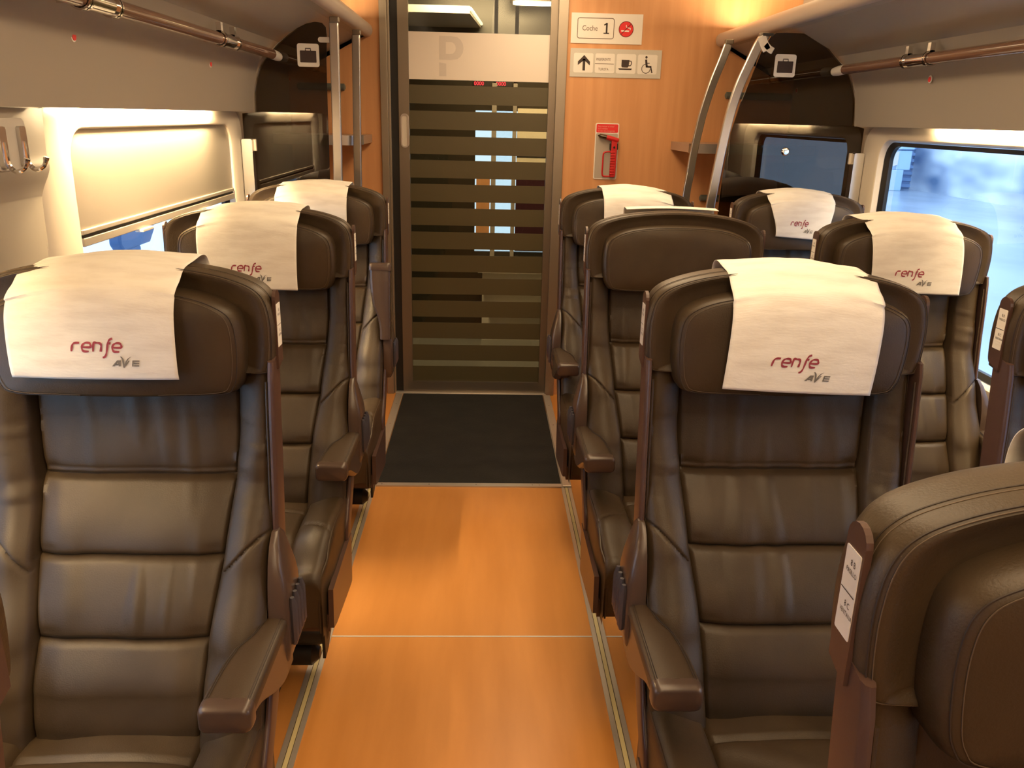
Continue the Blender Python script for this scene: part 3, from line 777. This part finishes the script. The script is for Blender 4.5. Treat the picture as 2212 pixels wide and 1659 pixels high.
# ------------------------------------------------------------------ end wall, door
DX0,DX1=-0.525,0.412
mb=MB(); mb.box(XWL-0.04,DX0,YE,YE+0.04,0,2.25); struct(obj('wall_back',mb,wood,None,False))
mb=MB(); mb.box(DX1,XWR+0.04,YE,YE+0.04,0,2.25); struct(obj('wall_back_right',mb,wood,None,False))
door=bpy.data.objects.new('door_1',None); COL.objects.link(door); door['kind']='structure'; door.location=(-0.03,YE,0)
DL=lambda mb: ([setattr(mb,'v',[(x+0.03,y-YE,z) for x,y,z in mb.v])],mb)[1]
mb=MB(); mb.box(-0.525,-0.488,YE-0.020,YE+0.06,0,2.25); mb.box(-0.488,-0.476,YE-0.004,YE+0.06,0,2.25); obj('jamb',DL(mb),jambm,door,False,0.002)
mb=MB(); mb.box(-0.476,-0.437,YE+0.012,YE+0.06,0.0,2.25); obj('rubber_seal',DL(mb),blackp,door,False)
mb=MB(); mb.box(0.362,0.412,YE-0.020,YE+0.06,0.0,2.25); obj('jamb',DL(mb),jambm,door,False,0.002)
mb=MB(); mb.box(-0.437,-0.384,YE+0.003,YE+0.04,0.008,2.24); mb.box(0.326,0.362,YE+0.003,YE+0.04,0.008,2.24); mb.box(-0.384,0.326,YE+0.003,YE+0.04,0.008,0.068); mb.box(-0.384,0.326,YE+0.003,YE+0.04,2.14,2.24)
leaf=obj('door_leaf_frame',DL(mb),alu,door,False)
mb=MB(); mb.box(-0.480,0.37,YE-0.022,YE+0.04,0.0,0.008); obj('threshold',DL(mb),alul,door,False,0.002)
mb=MB(); mb.box(-0.384,0.326,YE+0.018,YE+0.026,0.068,2.14); pane=obj('door_pane',DL(mb),glass_d,door,False)
TOPS=[1.647,1.522,1.398,1.278,1.156,1.032,0.906,0.782,0.658,0.531,0.408,0.281,0.157]
mb=MB()
for i,zt in enumerate(TOPS):
    zb=zt-0.0905 if i<12 else 0.068
    mb.box(-0.3838,0.3258,YE+0.0165,YE+0.0178,zb,zt)
obj('frosted_stripes',DL(mb),frost,door,False)
mb=MB(); mb.box(-0.3838,0.3258,YE+0.0165,YE+0.0178,1.673,1.897); wf=obj('white_film_band',DL(mb),whitefilm,door,False)
mb=MB(); F=lambda u,v:(-0.231+u,YE+0.0160,1.768+v)
outP=[(0,0.112)]+[(0.035+0.0,0.112)]+[(0.062+0.052*math.sin(a),0.056+0.056*math.cos(a)) for a in [k*PI/10 for k in range(11)]]+[(0.03,0.0),(0.0,0.0)]
P_o=[(0,0.112),(0.06,0.112)]+[(0.070+0.053*math.sin(k*PI/8),0.056+0.056*math.cos(k*PI/8)) for k in range(1,8)]+[(0.06,0),(0,0)]
P_i=[(0.034,0.084),(0.06,0.084)]+[(0.058+0.026*math.sin(k*PI/8),0.056+0.028*math.cos(k*PI/8)) for k in range(1,8)]+[(0.056,0.028),(0.034,0.028)]
n=len(P_o); mb.add([F(*p) for p in P_o]+[F(*p) for p in P_i],[(i,(i+1)%n,n+(i+1)%n,n+i) for i in range(n)])
mb.add([F(0,-0.012),F(0.036,-0.018),F(0.036,-0.078),F(0,-0.078)],[(0,1,2,3)])
obj('faint_lettering',DL(mb),whitefilm2,door,False)
mb=MB(); ro=rrect(-0.428,-0.386,1.338,1.506,0.0205,8); ri=rrect(-0.4215,-0.3925,1.345,1.499,0.0143,8)
mb.loft([[(x,YE+0.003,z) for x,z in ro],[(x,YE-0.003,z) for x,z in ro],[(x,YE-0.003,z) for x,z in ri],[(x,YE+0.0025,z) for x,z in ri]],True); obj('door_handle',DL(mb),steel,leaf)
mb=MB(); mb.prism(rrect(-0.4205,-0.3935,1.346,1.498,0.0133,8),lambda u,v,w_:(u,w_,v),YE+0.0022,YE+0.0026); obj('handle_recess',DL(mb),cream,leaf,False)

# ------------------------------------------------------------------ luggage bays beside the door: partitions, poles, shelves
gL=[(-0.975,0.75),(-0.975,1.40),(-0.975,1.49),(-0.921,1.496),(-0.918,1.57),(-0.907,1.622),(-0.887,1.674),(-0.861,1.709),(-0.818,1.752),(-0.779,1.785),(-0.739,1.813),(-0.701,1.831),(-0.667,1.838),(-0.640,1.835),(-0.626,1.820),(-0.624,1.791),(-0.630,1.698),(-0.633,1.506),(-0.634,1.363),(-0.636,1.225),(-0.637,0.75)]
gR=[(1.575,0.75),(1.575,1.40),(1.575,1.49),(1.530,1.500),(1.525,1.584),(1.501,1.655),(1.474,1.707),(1.419,1.758),(1.375,1.80),(1.343,1.825),(1.313,1.840),(1.284,1.846),(1.20,1.847),(1.163,1.845),(1.142,1.832),(1.111,1.776),(1.073,1.653),(1.044,1.564),(1.018,1.455),(1.006,1.344),(0.998,1.193),(0.998,0.75)]
for P,lb in ((gL,'smoked glass partition behind the far left seat, beside its two steel poles'),(gR,'smoked glass partition behind the far right window seat with a round steel button')):
    cx_=sum(p[0] for p in P)/len(P)
    t=thing('glass_partition',lb,'glass partition',(cx_,GY,0),0,'smoked glass partitions before the luggage bays')
    mb=MB(); mb.prism([(a-cx_,b) for a,b in P],lambda u,v,w_:(u,w_,v),0,0.008); obj('glass_pane',mb,glass_t,t,False)
    sd=-1 if P is gL else 1; xe=P[0][0]-cx_
    mb=MB(); mb.tube(spline([(sd*0.0+a-cx_,0.004,b) for a,b in P[3:11]],3),0.004,6); obj('edge_trim',mb,alul,t)
    mb=MB(); mb.prism(rrect(-0.021,0.021,0.75,1.392,0.006,3),lambda u,v,w_:(xe+sd*-0.020+u,w_,v),-0.040,-0.002); obj('clamp_post',mb,steel,t,True,0)
    mb=MB(); mb.box(xe-sd*0.052 if sd>0 else xe+0.020,xe-sd*0.020 if sd>0 else xe+0.052,-0.014,-0.002,1.345,1.392); obj('clamp_jaw',mb,alul,t,False,0.003)
    if sd>0:
        mb=MB(); mb.tube([(1.256-cx_,0.0,1.391),(1.256-cx_,-0.004,1.391),(1.256-cx_,-0.008,1.391),(1.256-cx_,-0.0085,1.391)],[0.0165,0.0165,0.012,0.004],24); obj('round_button',mb,chrome,t)
# luggage signs on the glass
for cx_,cz_,lb in ((-0.699,1.715,'white suitcase pictogram sticker on the left smoked glass'),(1.212,1.724,'white suitcase pictogram sticker on the right smoked glass')):
    t=thing('luggage_sign',lb,'sign',(cx_,GY-0.003,cz_),0,'suitcase stickers on the smoked glass')
    mb=MB(); mb.prism(rrect(-0.043,0.043,-0.043,0.043,0.009,4),lambda u,v,w_:(u,w_,v),0,0.002); obj('plate',mb,white,t,False)
    mb=MB(); G=lambda u,v:(u,-0.0008,v)
    add_poly(mb,rrect(-0.032,0.032,-0.027,0.017,0.002,2),G)
    add_stroke(mb,[(-0.010,0.017),(-0.010,0.025),(0.010,0.025),(0.010,0.017)],0.004,G); obj('suitcase_pictogram',mb,ink,t,False)
# poles
def pole_set(pf,pb,side,lb):
    for pts,yy,l2 in ((pf,3.515,lb[0]),(pb,4.0,lb[1])):
        x0=pts[0][0]
        t=thing('steel_pole',l2,'pole',(x0,yy,1.2),0,'curved steel poles of the luggage bays')
        mb=MB(); Q=spline([(x-x0,0,z-1.2) for x,z in pts],5); mb.ribbon(Q,0.010,0.018,(0,1,0)); obj('pole_bar',mb,steel,t,True,0.004)
        mb=MB(); a=Q[0]; mb.box(a[0]-0.016,a[0]+0.022,-0.012,0.012,a[2]-0.002,a[2]+0.020); obj('top_bracket',mb,alu,t,False,0.004)
pole_set([(1.101,1.822),(1.085,1.795),(1.057,1.725),(1.024,1.636),(0.998,1.527),(0.981,1.417),(0.970,1.323),(0.960,1.228),(0.953,1.141),(0.946,0.9),(0.945,0.6),(0.945,0.0)],
 [(1.098,1.838),(1.077,1.769),(1.044,1.67),(1.013,1.548),(0.995,1.445),(0.983,1.362),(0.974,1.256),(0.965,1.159),(0.958,0.9),(0.956,0.5),(0.956,0.0)],1,
 ('curved steel pole in front of the right smoked glass','curved steel pole of the right luggage bay, nearer the wood wall'))
pole_set([(-0.589,1.836),(-0.590,1.718),(-0.592,1.509),(-0.594,1.348),(-0.596,1.224),(-0.598,0.9),(-0.60,0.0)],
 [(-0.574,1.834),(-0.577,1.689),(-0.583,1.389),(-0.586,1.181),(-0.59,0.8),(-0.592,0.0)],-1,
 ('straight steel pole in front of the left smoked glass','straight steel pole of the left luggage bay, nearer the wood wall'))
t=thing('bracket_tab','pale rounded tab beside the left pole top','bracket',(-0.63,3.525,1.772))
mb=MB(); mb.prism(rrect(-0.025,0.025,-0.010,0.010,0.0095,6),lambda u,v,w_:(u,w_,v),0,0.006); obj('tab_plate',mb,white_t,t,False)
t=thing('bracket_tab','pale angled bracket with rounded tab at the right pole top','bracket',(1.108,3.505,1.80))
mb=MB(); mb.ribbon([(-0.018,0,0.030),(0.0,0,-0.004),(0.012,0,-0.024)],0.004,0.017,(0,1,0)); mb.ribbon([(0.0,0,0.0),(0.02,0,-0.018),(0.036,0,-0.026)],0.004,0.013,(0,1,0)); obj('tab_plate',mb,white_t,t,False,0.003)
mb=MB(); mb.box(-0.012,0.03,-0.006,0.006,0.030,0.040); obj('dark_clip',mb,blackp,t,False)
# shelves
def shelf(x0,x1,lb,sd):
    t=thing('luggage_shelf',lb,'shelf',((x0+x1)/2,4.25,1.38),0,'luggage shelves beside the door'); c=(x0+x1)/2
    P=[(x0-c,-0.18),(x0-c+0.0,0.215),(x1-c,0.215),(x1-c,-0.215)]
    if sd<0: P=[(x0-c,-0.215),(x0-c,0.215),(x1-c+0.045,0.215),(x1-c+0.040,-0.08)]+[(x1-c-0.02+0.06*math.cos(a)*0.8-0.0,-0.16+0.055*math.sin(a)) for a in (0,-0.5,-1.0,-1.5)]
    else: P=[(x0-c,0.215),(x1-c,0.215),(x1-c,-0.215)]+[(x0-c+0.03-0.03*math.sin(a),-0.185-0.03*math.cos(a)) for a in (0,0.5,1.0,1.57)]
    mb=MB(); mb.prism(P,lambda u,v,w_:(u,v,w_),-0.020,0.020); obj('shelf_board',mb,mat('shelf_side',(0.36,0.24,0.17),0.3),t,False)
    # metal lip along the front
    fr=[p for p in P if p[1]<0.1]
    if sd<0: fr=[(x0-c,-0.215)]+[p for p in reversed(P[3:])]
    else: fr=[(x1-c,-0.215)]+P[3:]
    mb=MB(); mb.ribbon([(a,b-0.003,0) for a,b in fr],0.022,0.003,(0,0,1)); obj('metal_lip',mb,steel,t,True)
shelf(-0.975,-0.62,'steel edged luggage shelf left of the door',-1)
shelf(0.975,1.57,'steel edged luggage shelf right of the door, partly behind smoked glass',1)
for x0,x1,z,lb in ((1.231,1.597-0.02,1.632,'dark grey rounded bumper bar on the wood wall behind the right glass, upper'),(1.146,1.50,1.116,'dark grey rounded bumper bar on the wood wall behind the right glass, lower'),(-0.94,-0.70,1.625,'dark grey bumper bar on the wood wall behind the left glass')):
    mb=MB(); c=(x0+x1)/2; h=(x1-x0)/2; mb.tube([(-h,0,0),(-h+0.006,0,0),(h-0.006,0,0),(h,0,0)],[0.008,0.0175,0.0175,0.008],14)
    tag(obj('bumper_bar',mb,mat('grey_green_rubber',(0.11,0.12,0.10),0.5),None,True,0,38,(c,YE-0.018,z)),lb,'bumper','bumper bars in the luggage bays')

# ------------------------------------------------------------------ signs on the wood wall
SY=YE-0.0035
def G(u,v): return (u,-0.0008,v)
t=thing('coach_sign','white sign reading Coche 1 with a red no smoking disc','sign',(0.607,SY,1.9325))
mb=MB(); mb.box(-0.179,0.179,0,0.003,-0.070,0.070); obj('plate',mb,white,t,False)
mb=MB(); add_stroke(mb,(lambda P:P+[P[0],P[1]])(rrect(-0.147,0.035,-0.0465,0.0475,0.010,4)),0.0032,G)
m_,_=text_mb('Coche',0.034,lambda a,b:G(a*0.86-0.124,b-0.0105)); mb.add(m_.v,m_.f); obj('lettering',mb,mat('brown_grey_ink',(0.16,0.105,0.075),0.6),t,False)
mb=MB(); add_stroke(mb,[(-0.014,0.016),(-0.001,0.0245)],0.006,G)
add_stroke(mb,[(-0.016,-0.0215),(0.012,-0.0215)],0.005,G); add_stroke(mb,[(-0.001,-0.022),(-0.001,0.0265)],0.0085,G); obj('coach_number',mb,ink,t,False)
ns=thing_=None
mb=MB(); mb.disc((0.0965,-0.0004,0.0),0.0372,(0,-1,0),32,0.0006); nd=obj('no_smoking_disc',mb,redd,t,False)
mb=MB(); ring=[(0.0965+0.0355*math.cos(k*PI/16),0.0355*math.sin(k*PI/16)) for k in range(33)]; GG=lambda u,v:(u,-0.0014,v)
add_stroke(mb,ring,0.003,GG); add_stroke(mb,[(0.073,-0.024),(0.120,0.024)],0.0035,GG); obj('ring_and_bar',mb,mat('dark_red_ink',(0.12,0.012,0.012),0.6),nd,False)
mb=MB(); GH=lambda u,v:(u,-0.0012,v); add_stroke(mb,[(0.072,-0.008),(0.112,-0.009)],0.007,GH); add_stroke(mb,spline([(0.116,-0.004),(0.118,0.004),(0.108,0.006),(0.098,0.010),(0.097,0.020)],4),0.0035,GH); obj('cigarette_pictogram',mb,white,nd,False)
t=thing('direction_sign','grey sign with arrow, PREFERENTE and TURISTA, cup and wheelchair pictograms','sign',(0.6615,SY,1.7715))
mb=MB(); mb.box(-0.2315,0.2315,0,0.003,-0.0675,0.0675); obj('plate',mb,whiteg,t,False)
for x0 in (-0.214,-0.105,0.003,0.1115):
    mb=MB(); mb.prism(rrect(x0,x0+0.099,-0.0475,0.0455,0.008,4),lambda u,v,w_:(u,w_,v),-0.0006,0); obj('tile',mb,white,t,False)
GT=lambda u,v:(u,-0.0014,v)
mb=MB(); cx_=-0.1615
add_poly(mb,[(cx_-0.0065,-0.037),(cx_+0.0065,-0.037),(cx_+0.0065,0.018),(cx_-0.0065,0.018)],GT)
add_poly(mb,[(cx_,0.036),(cx_,0.012),(cx_-0.031,-0.012),(cx_-0.031,0.005)],GT); add_poly(mb,[(cx_,0.036),(cx_+0.030,0.005),(cx_+0.030,-0.012),(cx_,0.012)],GT); obj('arrow',mb,ink,t,False)
mb=MB()
m_,w1=text_mb('PREFERENTE',0.0165,lambda a,b:GT(a*0.80-0.1005,b+0.012)); mb.add(m_.v,m_.f)
m_,w1=text_mb('TURISTA',0.0165,lambda a,b:GT(a*0.80-0.0875,b-0.034)); mb.add(m_.v,m_.f)
add_stroke(mb,[(-0.106,-0.003),(-0.010,-0.003)],0.0022,GT); obj('class_lettering',mb,mat('brown_grey_ink',(0,0,0)),t,False)
mb=MB(); add_poly(mb,[(0.029,0.018),(0.069,0.018),(0.0665,-0.010),(0.062,-0.018),(0.034,-0.018),(0.029,-0.013)],GT)
add_stroke(mb,spline([(0.067,0.013),(0.077,0.012),(0.080,0.002),(0.075,-0.008),(0.066,-0.009)],4),0.004,GT)
add_poly(mb,[(0.013,-0.022),(0.084,-0.022),(0.080,-0.029),(0.019,-0.029)],GT); obj('cup_pictogram',mb,ink,t,False)
mb=MB(); c0=0.158
add_poly(mb,[(c0-0.004+0.006*math.cos(a),0.033+0.006*math.sin(a)) for a in [k*PI/8 for k in range(16)]],GT)
add_stroke(mb,[(c0-0.005,0.022),(c0-0.002,0.002),(c0+0.001,-0.013)],0.0105,GT); add_stroke(mb,[(c0-0.004,-0.0115),(c0+0.024,-0.0115)],0.008,GT)
add_stroke(mb,[(c0+0.020,-0.009),(c0+0.029,-0.041)],0.006,GT); add_stroke(mb,[(c0,0.005),(c0+0.014,0.005)],0.004,GT)
add_stroke(mb,[(c0-0.003+0.0215*math.cos(a),-0.021+0.0215*math.sin(a)) for a in [math.radians(100+k*10) for k in range(27)]],0.003,GT); obj('wheelchair_pictogram',mb,ink,t,False)
# emergency hammer on its plate
t=thing('hammer_plate','grey rounded plate with red notice text holding the emergency hammer','sign',(0.638,YE-0.004,1.342))
mb=MB(); mb.prism(rrect(-0.062,0.061,-0.141,0.141,0.009,4),lambda u,v,w_:(u,w_,v),0,0.003); obj('plate',mb,white,t,False)
mb=MB(); mb.prism(rrect(-0.057,0.056,-0.136,0.090,0.006,4),lambda u,v,w_:(u,w_,v),-0.0006,0); obj('grey_field',mb,mat('grey_field',(0.42,0.37,0.31),0.5),t,False)
mb=MB(); mb.prism(rrect(-0.057,0.056,0.094,0.136,0.006,4),lambda u,v,w_:(u,w_,v),-0.0006,0); obj('red_notice',mb,redd,t,False)
mb=MB()
for k,s_ in enumerate(('Para romper el cristal','de la ventana','en caso de emergencia')):
    m_,_=text_mb(s_,0.0115,lambda a,b:(a*0.82-0.049,-0.0012,b+0.121-0.011*k)); mb.add(m_.v,m_.f)
obj('notice_lettering',mb,mat('pink_ink',(0.75,0.35,0.28),0.6),t,False)
t=thing('emergency_hammer','red emergency hammer with steel point and ribbed handle on its plate','hammer',(0.668,YE-0.026,1.342))
mb=MB(); mb.tube([(-0.036,0,0.071),(-0.02,0,0.068),(0.020,0,0.057),(0.026,0,0.055),(0.028,0,0.054)],[0.011,0.0125,0.013,0.011,0.006],14); obj('hammer_head',mb,red,t)
mb=MB(); mb.tube([(-0.081,0,0.080),(-0.074,0,0.0785),(-0.070,0,0.078),(-0.036,0,0.071)],[0.001,0.007,0.0115,0.012],14); obj('steel_point',mb,mat('dark_steel',(0.20,0.18,0.15),0.2,metal=1.0),t)
mb=MB(); mb.prism([(-0.008,0.06),(0.021,0.055),(0.020,-0.118),(0.013,-0.128),(-0.010,-0.128),(-0.0095,-0.05)],lambda u,v,w_:(u,w_,v),-0.009,0.010)
for k in range(9): mb.box(-0.0115,0.013,-0.012,-0.008,-0.115+k*0.0135,-0.107+k*0.0135)
obj('handle',mb,red,t,True,0.002)
mb=MB(); mb.tube(spline([(-0.005,0,0.000),(-0.036,0,-0.002),(-0.047,0,-0.014),(-0.048,0,-0.06),(-0.048,0,-0.112),(-0.038,0,-0.124),(-0.005,0,-0.124)],5),0.0042,8); obj('hand_guard',mb,red,t)
mb=MB(); mb.box(-0.015,0.027,-0.004,0.022,0.010,0.042); obj('holder_clip',mb,blackp,t,False,0.003)
mb=MB(); mb.disc((0.006,-0.0095,0.022),0.0055,(0,-1,0),14,0.002); obj('retaining_pin',mb,blackp,t)

# ------------------------------------------------------------------ vestibule behind the glass door
VY=YE+1.55
mb=MB(); mb.box(XWL,XWR,YE+0.04,VY+0.3,-0.04,0.0); struct(obj('floor_vestibule',mb,mat('vestibule_floor',(0.20,0.19,0.16),0.3),None,False))
mb=MB(); mb.box(XWL-0.05,XWR+0.05,YE,VY+0.34,2.42,2.46); struct(obj('ceiling_vestibule',mb,mat('vestibule_ceiling',(0.13,0.11,0.08),0.4),None,False))
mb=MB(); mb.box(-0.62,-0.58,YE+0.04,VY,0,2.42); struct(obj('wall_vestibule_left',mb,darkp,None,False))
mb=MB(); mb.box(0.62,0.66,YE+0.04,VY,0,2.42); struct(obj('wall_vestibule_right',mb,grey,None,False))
mb=MB(); mb.box(-0.62,-0.06,VY,VY+0.04,0,2.42); mb.box(0.06,0.085,VY,VY+0.04,0,2.42); mb.box(0.2,0.225,VY,VY+0.04,0,2.42); mb.box(-0.06,0.66,VY,VY+0.04,1.54,2.42); mb.box(-0.06,0.66,VY,VY+0.04,0,0.57)
struct(obj('wall_vestibule_end',mb,mat('vestibule_dark',(0.035,0.03,0.02),0.3),None,False))
t=bpy.data.objects.new('trim_9',None); COL.objects.link(t); t.location=(0,VY-0.03,0); t['kind']='structure'
mb=MB(); mb.box(-0.05,0.045,0,0.02,0.62,1.10); obj('wood_face',mb,wood,t,False)
mb=MB(); mb.box(0.052,0.085,-0.01,0.02,0,1.72); mb.box(0.197,0.224,-0.01,0.02,0,1.72); obj('grey_posts',mb,grey,t,False)
t=thing('vestibule_window','bright window of the outer door seen between the stripes','window',(0.14,VY+0.01,0))
mb=MB(); mb.box(-0.055,0.057,0,0.006,0.55,1.54); obj('pane',mb,glass_w,t,False)
for z in (1.295,0.985): 
    mb=MB(); mb.box(-0.055,0.057,-0.01,0.0,z-0.018,z+0.006); obj('dark_bar',mb,blackp,t,False)
t=thing('vestibule_screen','cream panel with dark band and maroon lower half beyond the door','panel',(0.43,VY+0.0,0))
mb=MB(); mb.box(-0.20,0.19,-0.02,0.0,1.18,1.56); obj('cream_field',mb,mat('cream_field',(0.75,0.68,0.50),0.5),t,False)
mb=MB(); mb.box(-0.20,0.19,-0.024,-0.02,1.235,1.258); obj('dark_band',mb,blackp,t,False)
mb=MB(); mb.box(-0.20,0.19,-0.02,0.0,0.58,1.17); obj('maroon_field',mb,mat('maroon',(0.045,0.012,0.018),0.4),t,False)
t=thing('vestibule_counter','pale stepped counter low behind the right half of the door','counter',(0.25,VY-0.35,0))
for z,h,w0 in ((0.48,0.02,-0.28),(0.34,0.02,-0.24),(0.20,0.02,-0.20)):
    mb=MB(); mb.box(w0,0.34,-0.02-0.1*(0.5-z),0.26,z,z+h); obj('shelf_board',mb,mat('pale_counter',(0.80,0.77,0.68),0.3),t,False)
mb=MB(); mb.box(-0.25,0.34,0.0,0.26,0.0,0.48); obj('carcass',mb,mat('pale_counter',(0,0,0)),t,False)
for x,lb in ((-0.03,'red LED display behind the door glass, left one'),(0.12,'red LED display behind the door glass, right one')):
    t=thing('led_display',lb,'display',(x,VY-0.03,1.715),0,'red LED displays behind the door')
    mb=MB(); mb.box(-0.045,0.065,0,0.02,-0.018,0.018); obj('housing',mb,blackp,t,False)
    mb=MB()
    for k in range(4):
        rng=[( -0.034+0.017*k+0.006*math.cos(a),0.011*math.sin(a)) for a in [j*PI/6 for j in range(13)]]
        add_stroke(mb,rng,0.0035,lambda u,v:(u,-0.001,v))
    obj('digits',mb,ledm,t,False)
t=thing('vestibule_lamp','bright oblong ceiling lamp beyond the top of the door','lamp',(0.305,VY-0.25,2.200))
mb=MB(); mb.prism(rrect(-0.13,0.13,-0.06,0.06,0.05,5),lambda u,v,w_:(u,v,w_),-0.012,0); obj('diffuser',mb,lampm,t)
mb=MB(); mb.prism(rrect(-0.15,0.15,-0.08,0.08,0.05,5),lambda u,v,w_:(u,v,w_),0,0.12); obj('lamp_body',mb,alu,t)
t=thing('ceiling_reflection_panel','sloping grey panel with a glowing edge, standing in for the lit ceiling reflected in the door','panel',(-0.25,VY-0.5,2.2))  # added panel stands in for the lit ceiling mirrored in the door glass
mb=MB(); mb.prism([(-0.34,-0.35),(0.16,-0.35),(0.22,0.45),(-0.34,0.45)],lambda u,v,w_:(u,v,w_),-0.14,-0.10); obj('grey_panel',mb,greyl,t,False)
mb=MB(); mb.tube([(0.165,-0.35,-0.115),(0.225,0.45,-0.115)],0.009,8); obj('glow_edge',mb,mat('reflection_glow',(1,1,1),emit=(1,0.82,0.5),estr=2.5),t)  # emission imitates the bright edge of that reflection, no lamp here

# ceiling lamp covers of the saloon (over the aisle, above the picture)
t=thing('ceiling_lamp','long warm ceiling lamp above the aisle','lamp',(0.30,1.0,2.2))
mb=MB(); mb.box(-0.26,0.26,-3.35,3.32,0.0,0.05); obj('lamp_tray',mb,white_t,t,False)

# ------------------------------------------------------------------ outside: platforms
stone=mat('platform_stone',(0.36,0.42,0.50),0.22,spec=0.6,var=((0.46,0.53,0.62),(0.6,0.35,1),4,0.4,0.65))
mb=MB(); mb.box(1.9,12.0,-12,26,-0.35,-0.15); struct(obj('floor_platform_right',mb,stone,None,False))
wallm=mat('polished_station_wall',(0.13,0.20,0.32),0.18,spec=0.6,var=((0.90,0.95,1.0),(0.5,0.22,0.6),3,0.45,0.62))  # pale noise blotches paint in the bright reflections on the polished wall
mb=MB(); mb.box(11.9,12.2,-12,26,-0.15,3.4); struct(obj('wall_platform_right',mb,wallm,None,False))
mb=MB(); mb.box(9.0,11.9,23.4,23.6,-0.15,6.0)
for k in range(34): mb.box(9.0,11.9,23.33,23.40,-0.10+k*0.17,-0.02+k*0.17)
struct(obj('wall_platform_end',mb,mat('blue_slats',(0.28,0.42,0.66),0.4),None,False))
t=thing('ticket_machine','pale blue ticket machine against the slatted wall outside the right window','machine',(11.15,22.8,-0.15))
kb=mat('pale_blue_casing',(0.50,0.70,0.85),0.4)
mb=MB(); mb.box(-0.25,0.14,-0.2,0.2,0,0.55); obj('lower_cabinet',mb,kb,t,False,0.02)
mb=MB(); mb.box(-0.08,0.30,-0.2,0.2,0.55,1.05); obj('upper_cabinet',mb,kb,t,False,0.02)
mb=MB(); mb.box(-0.14,0.32,-0.25,0.2,1.08,1.14); obj('canopy',mb,kb,t,False,0.02)
mb=MB(); mb.prism([(-0.28,0.62),(-0.08,0.68),(-0.08,1.02),(-0.22,0.98)],lambda u,v,w_:(u,w_,v),-0.24,-0.1); obj('notice_panel',mb,white,t,False)
mb=MB(); mb.tube([(0.0,-0.1,1.14),(0.0,-0.1,1.60)],0.02,8); obj('mast',mb,kb,t)
mb=MB(); mb.tube([(0,-0.1,1.58),(0,-0.1,1.62),(0,-0.1,1.72),(0,-0.1,1.76)],[0.03,0.09,0.09,0.03],12); obj('red_beacon',mb,redd,t)
mb=MB(); mb.box(-14,-1.5,-12,26,-0.35,-0.15); struct(obj('floor_platform_left',mb,mat('pale_platform',(0.70,0.76,0.80),0.5),None,False))
t=thing('platform_pedestal','dark blue unit on a narrow pedestal outside the left window','machine',(-3.0,7.15,-0.15))
bl=mat('dark_blue_casing',(0.035,0.085,0.20),0.5)
mb=MB(); mb.prism([(-0.44,0.58),(-0.36,0.52),(0.34,0.52),(0.50,0.62),(0.46,0.76),(0.40,0.78),(-0.42,0.72)],lambda u,v,w_:(w_,u*0.8+0.08,v),-0.05,0.05); obj('head',mb,bl,t,False,0.02)
mb=MB(); mb.prism([(-0.24,0.0),(0.22,0.0),(0.17,0.53),(-0.22,0.53)],lambda u,v,w_:(w_,u*0.8,v),-0.05,0.05); obj('pedestal',mb,bl,t,False,0.02)
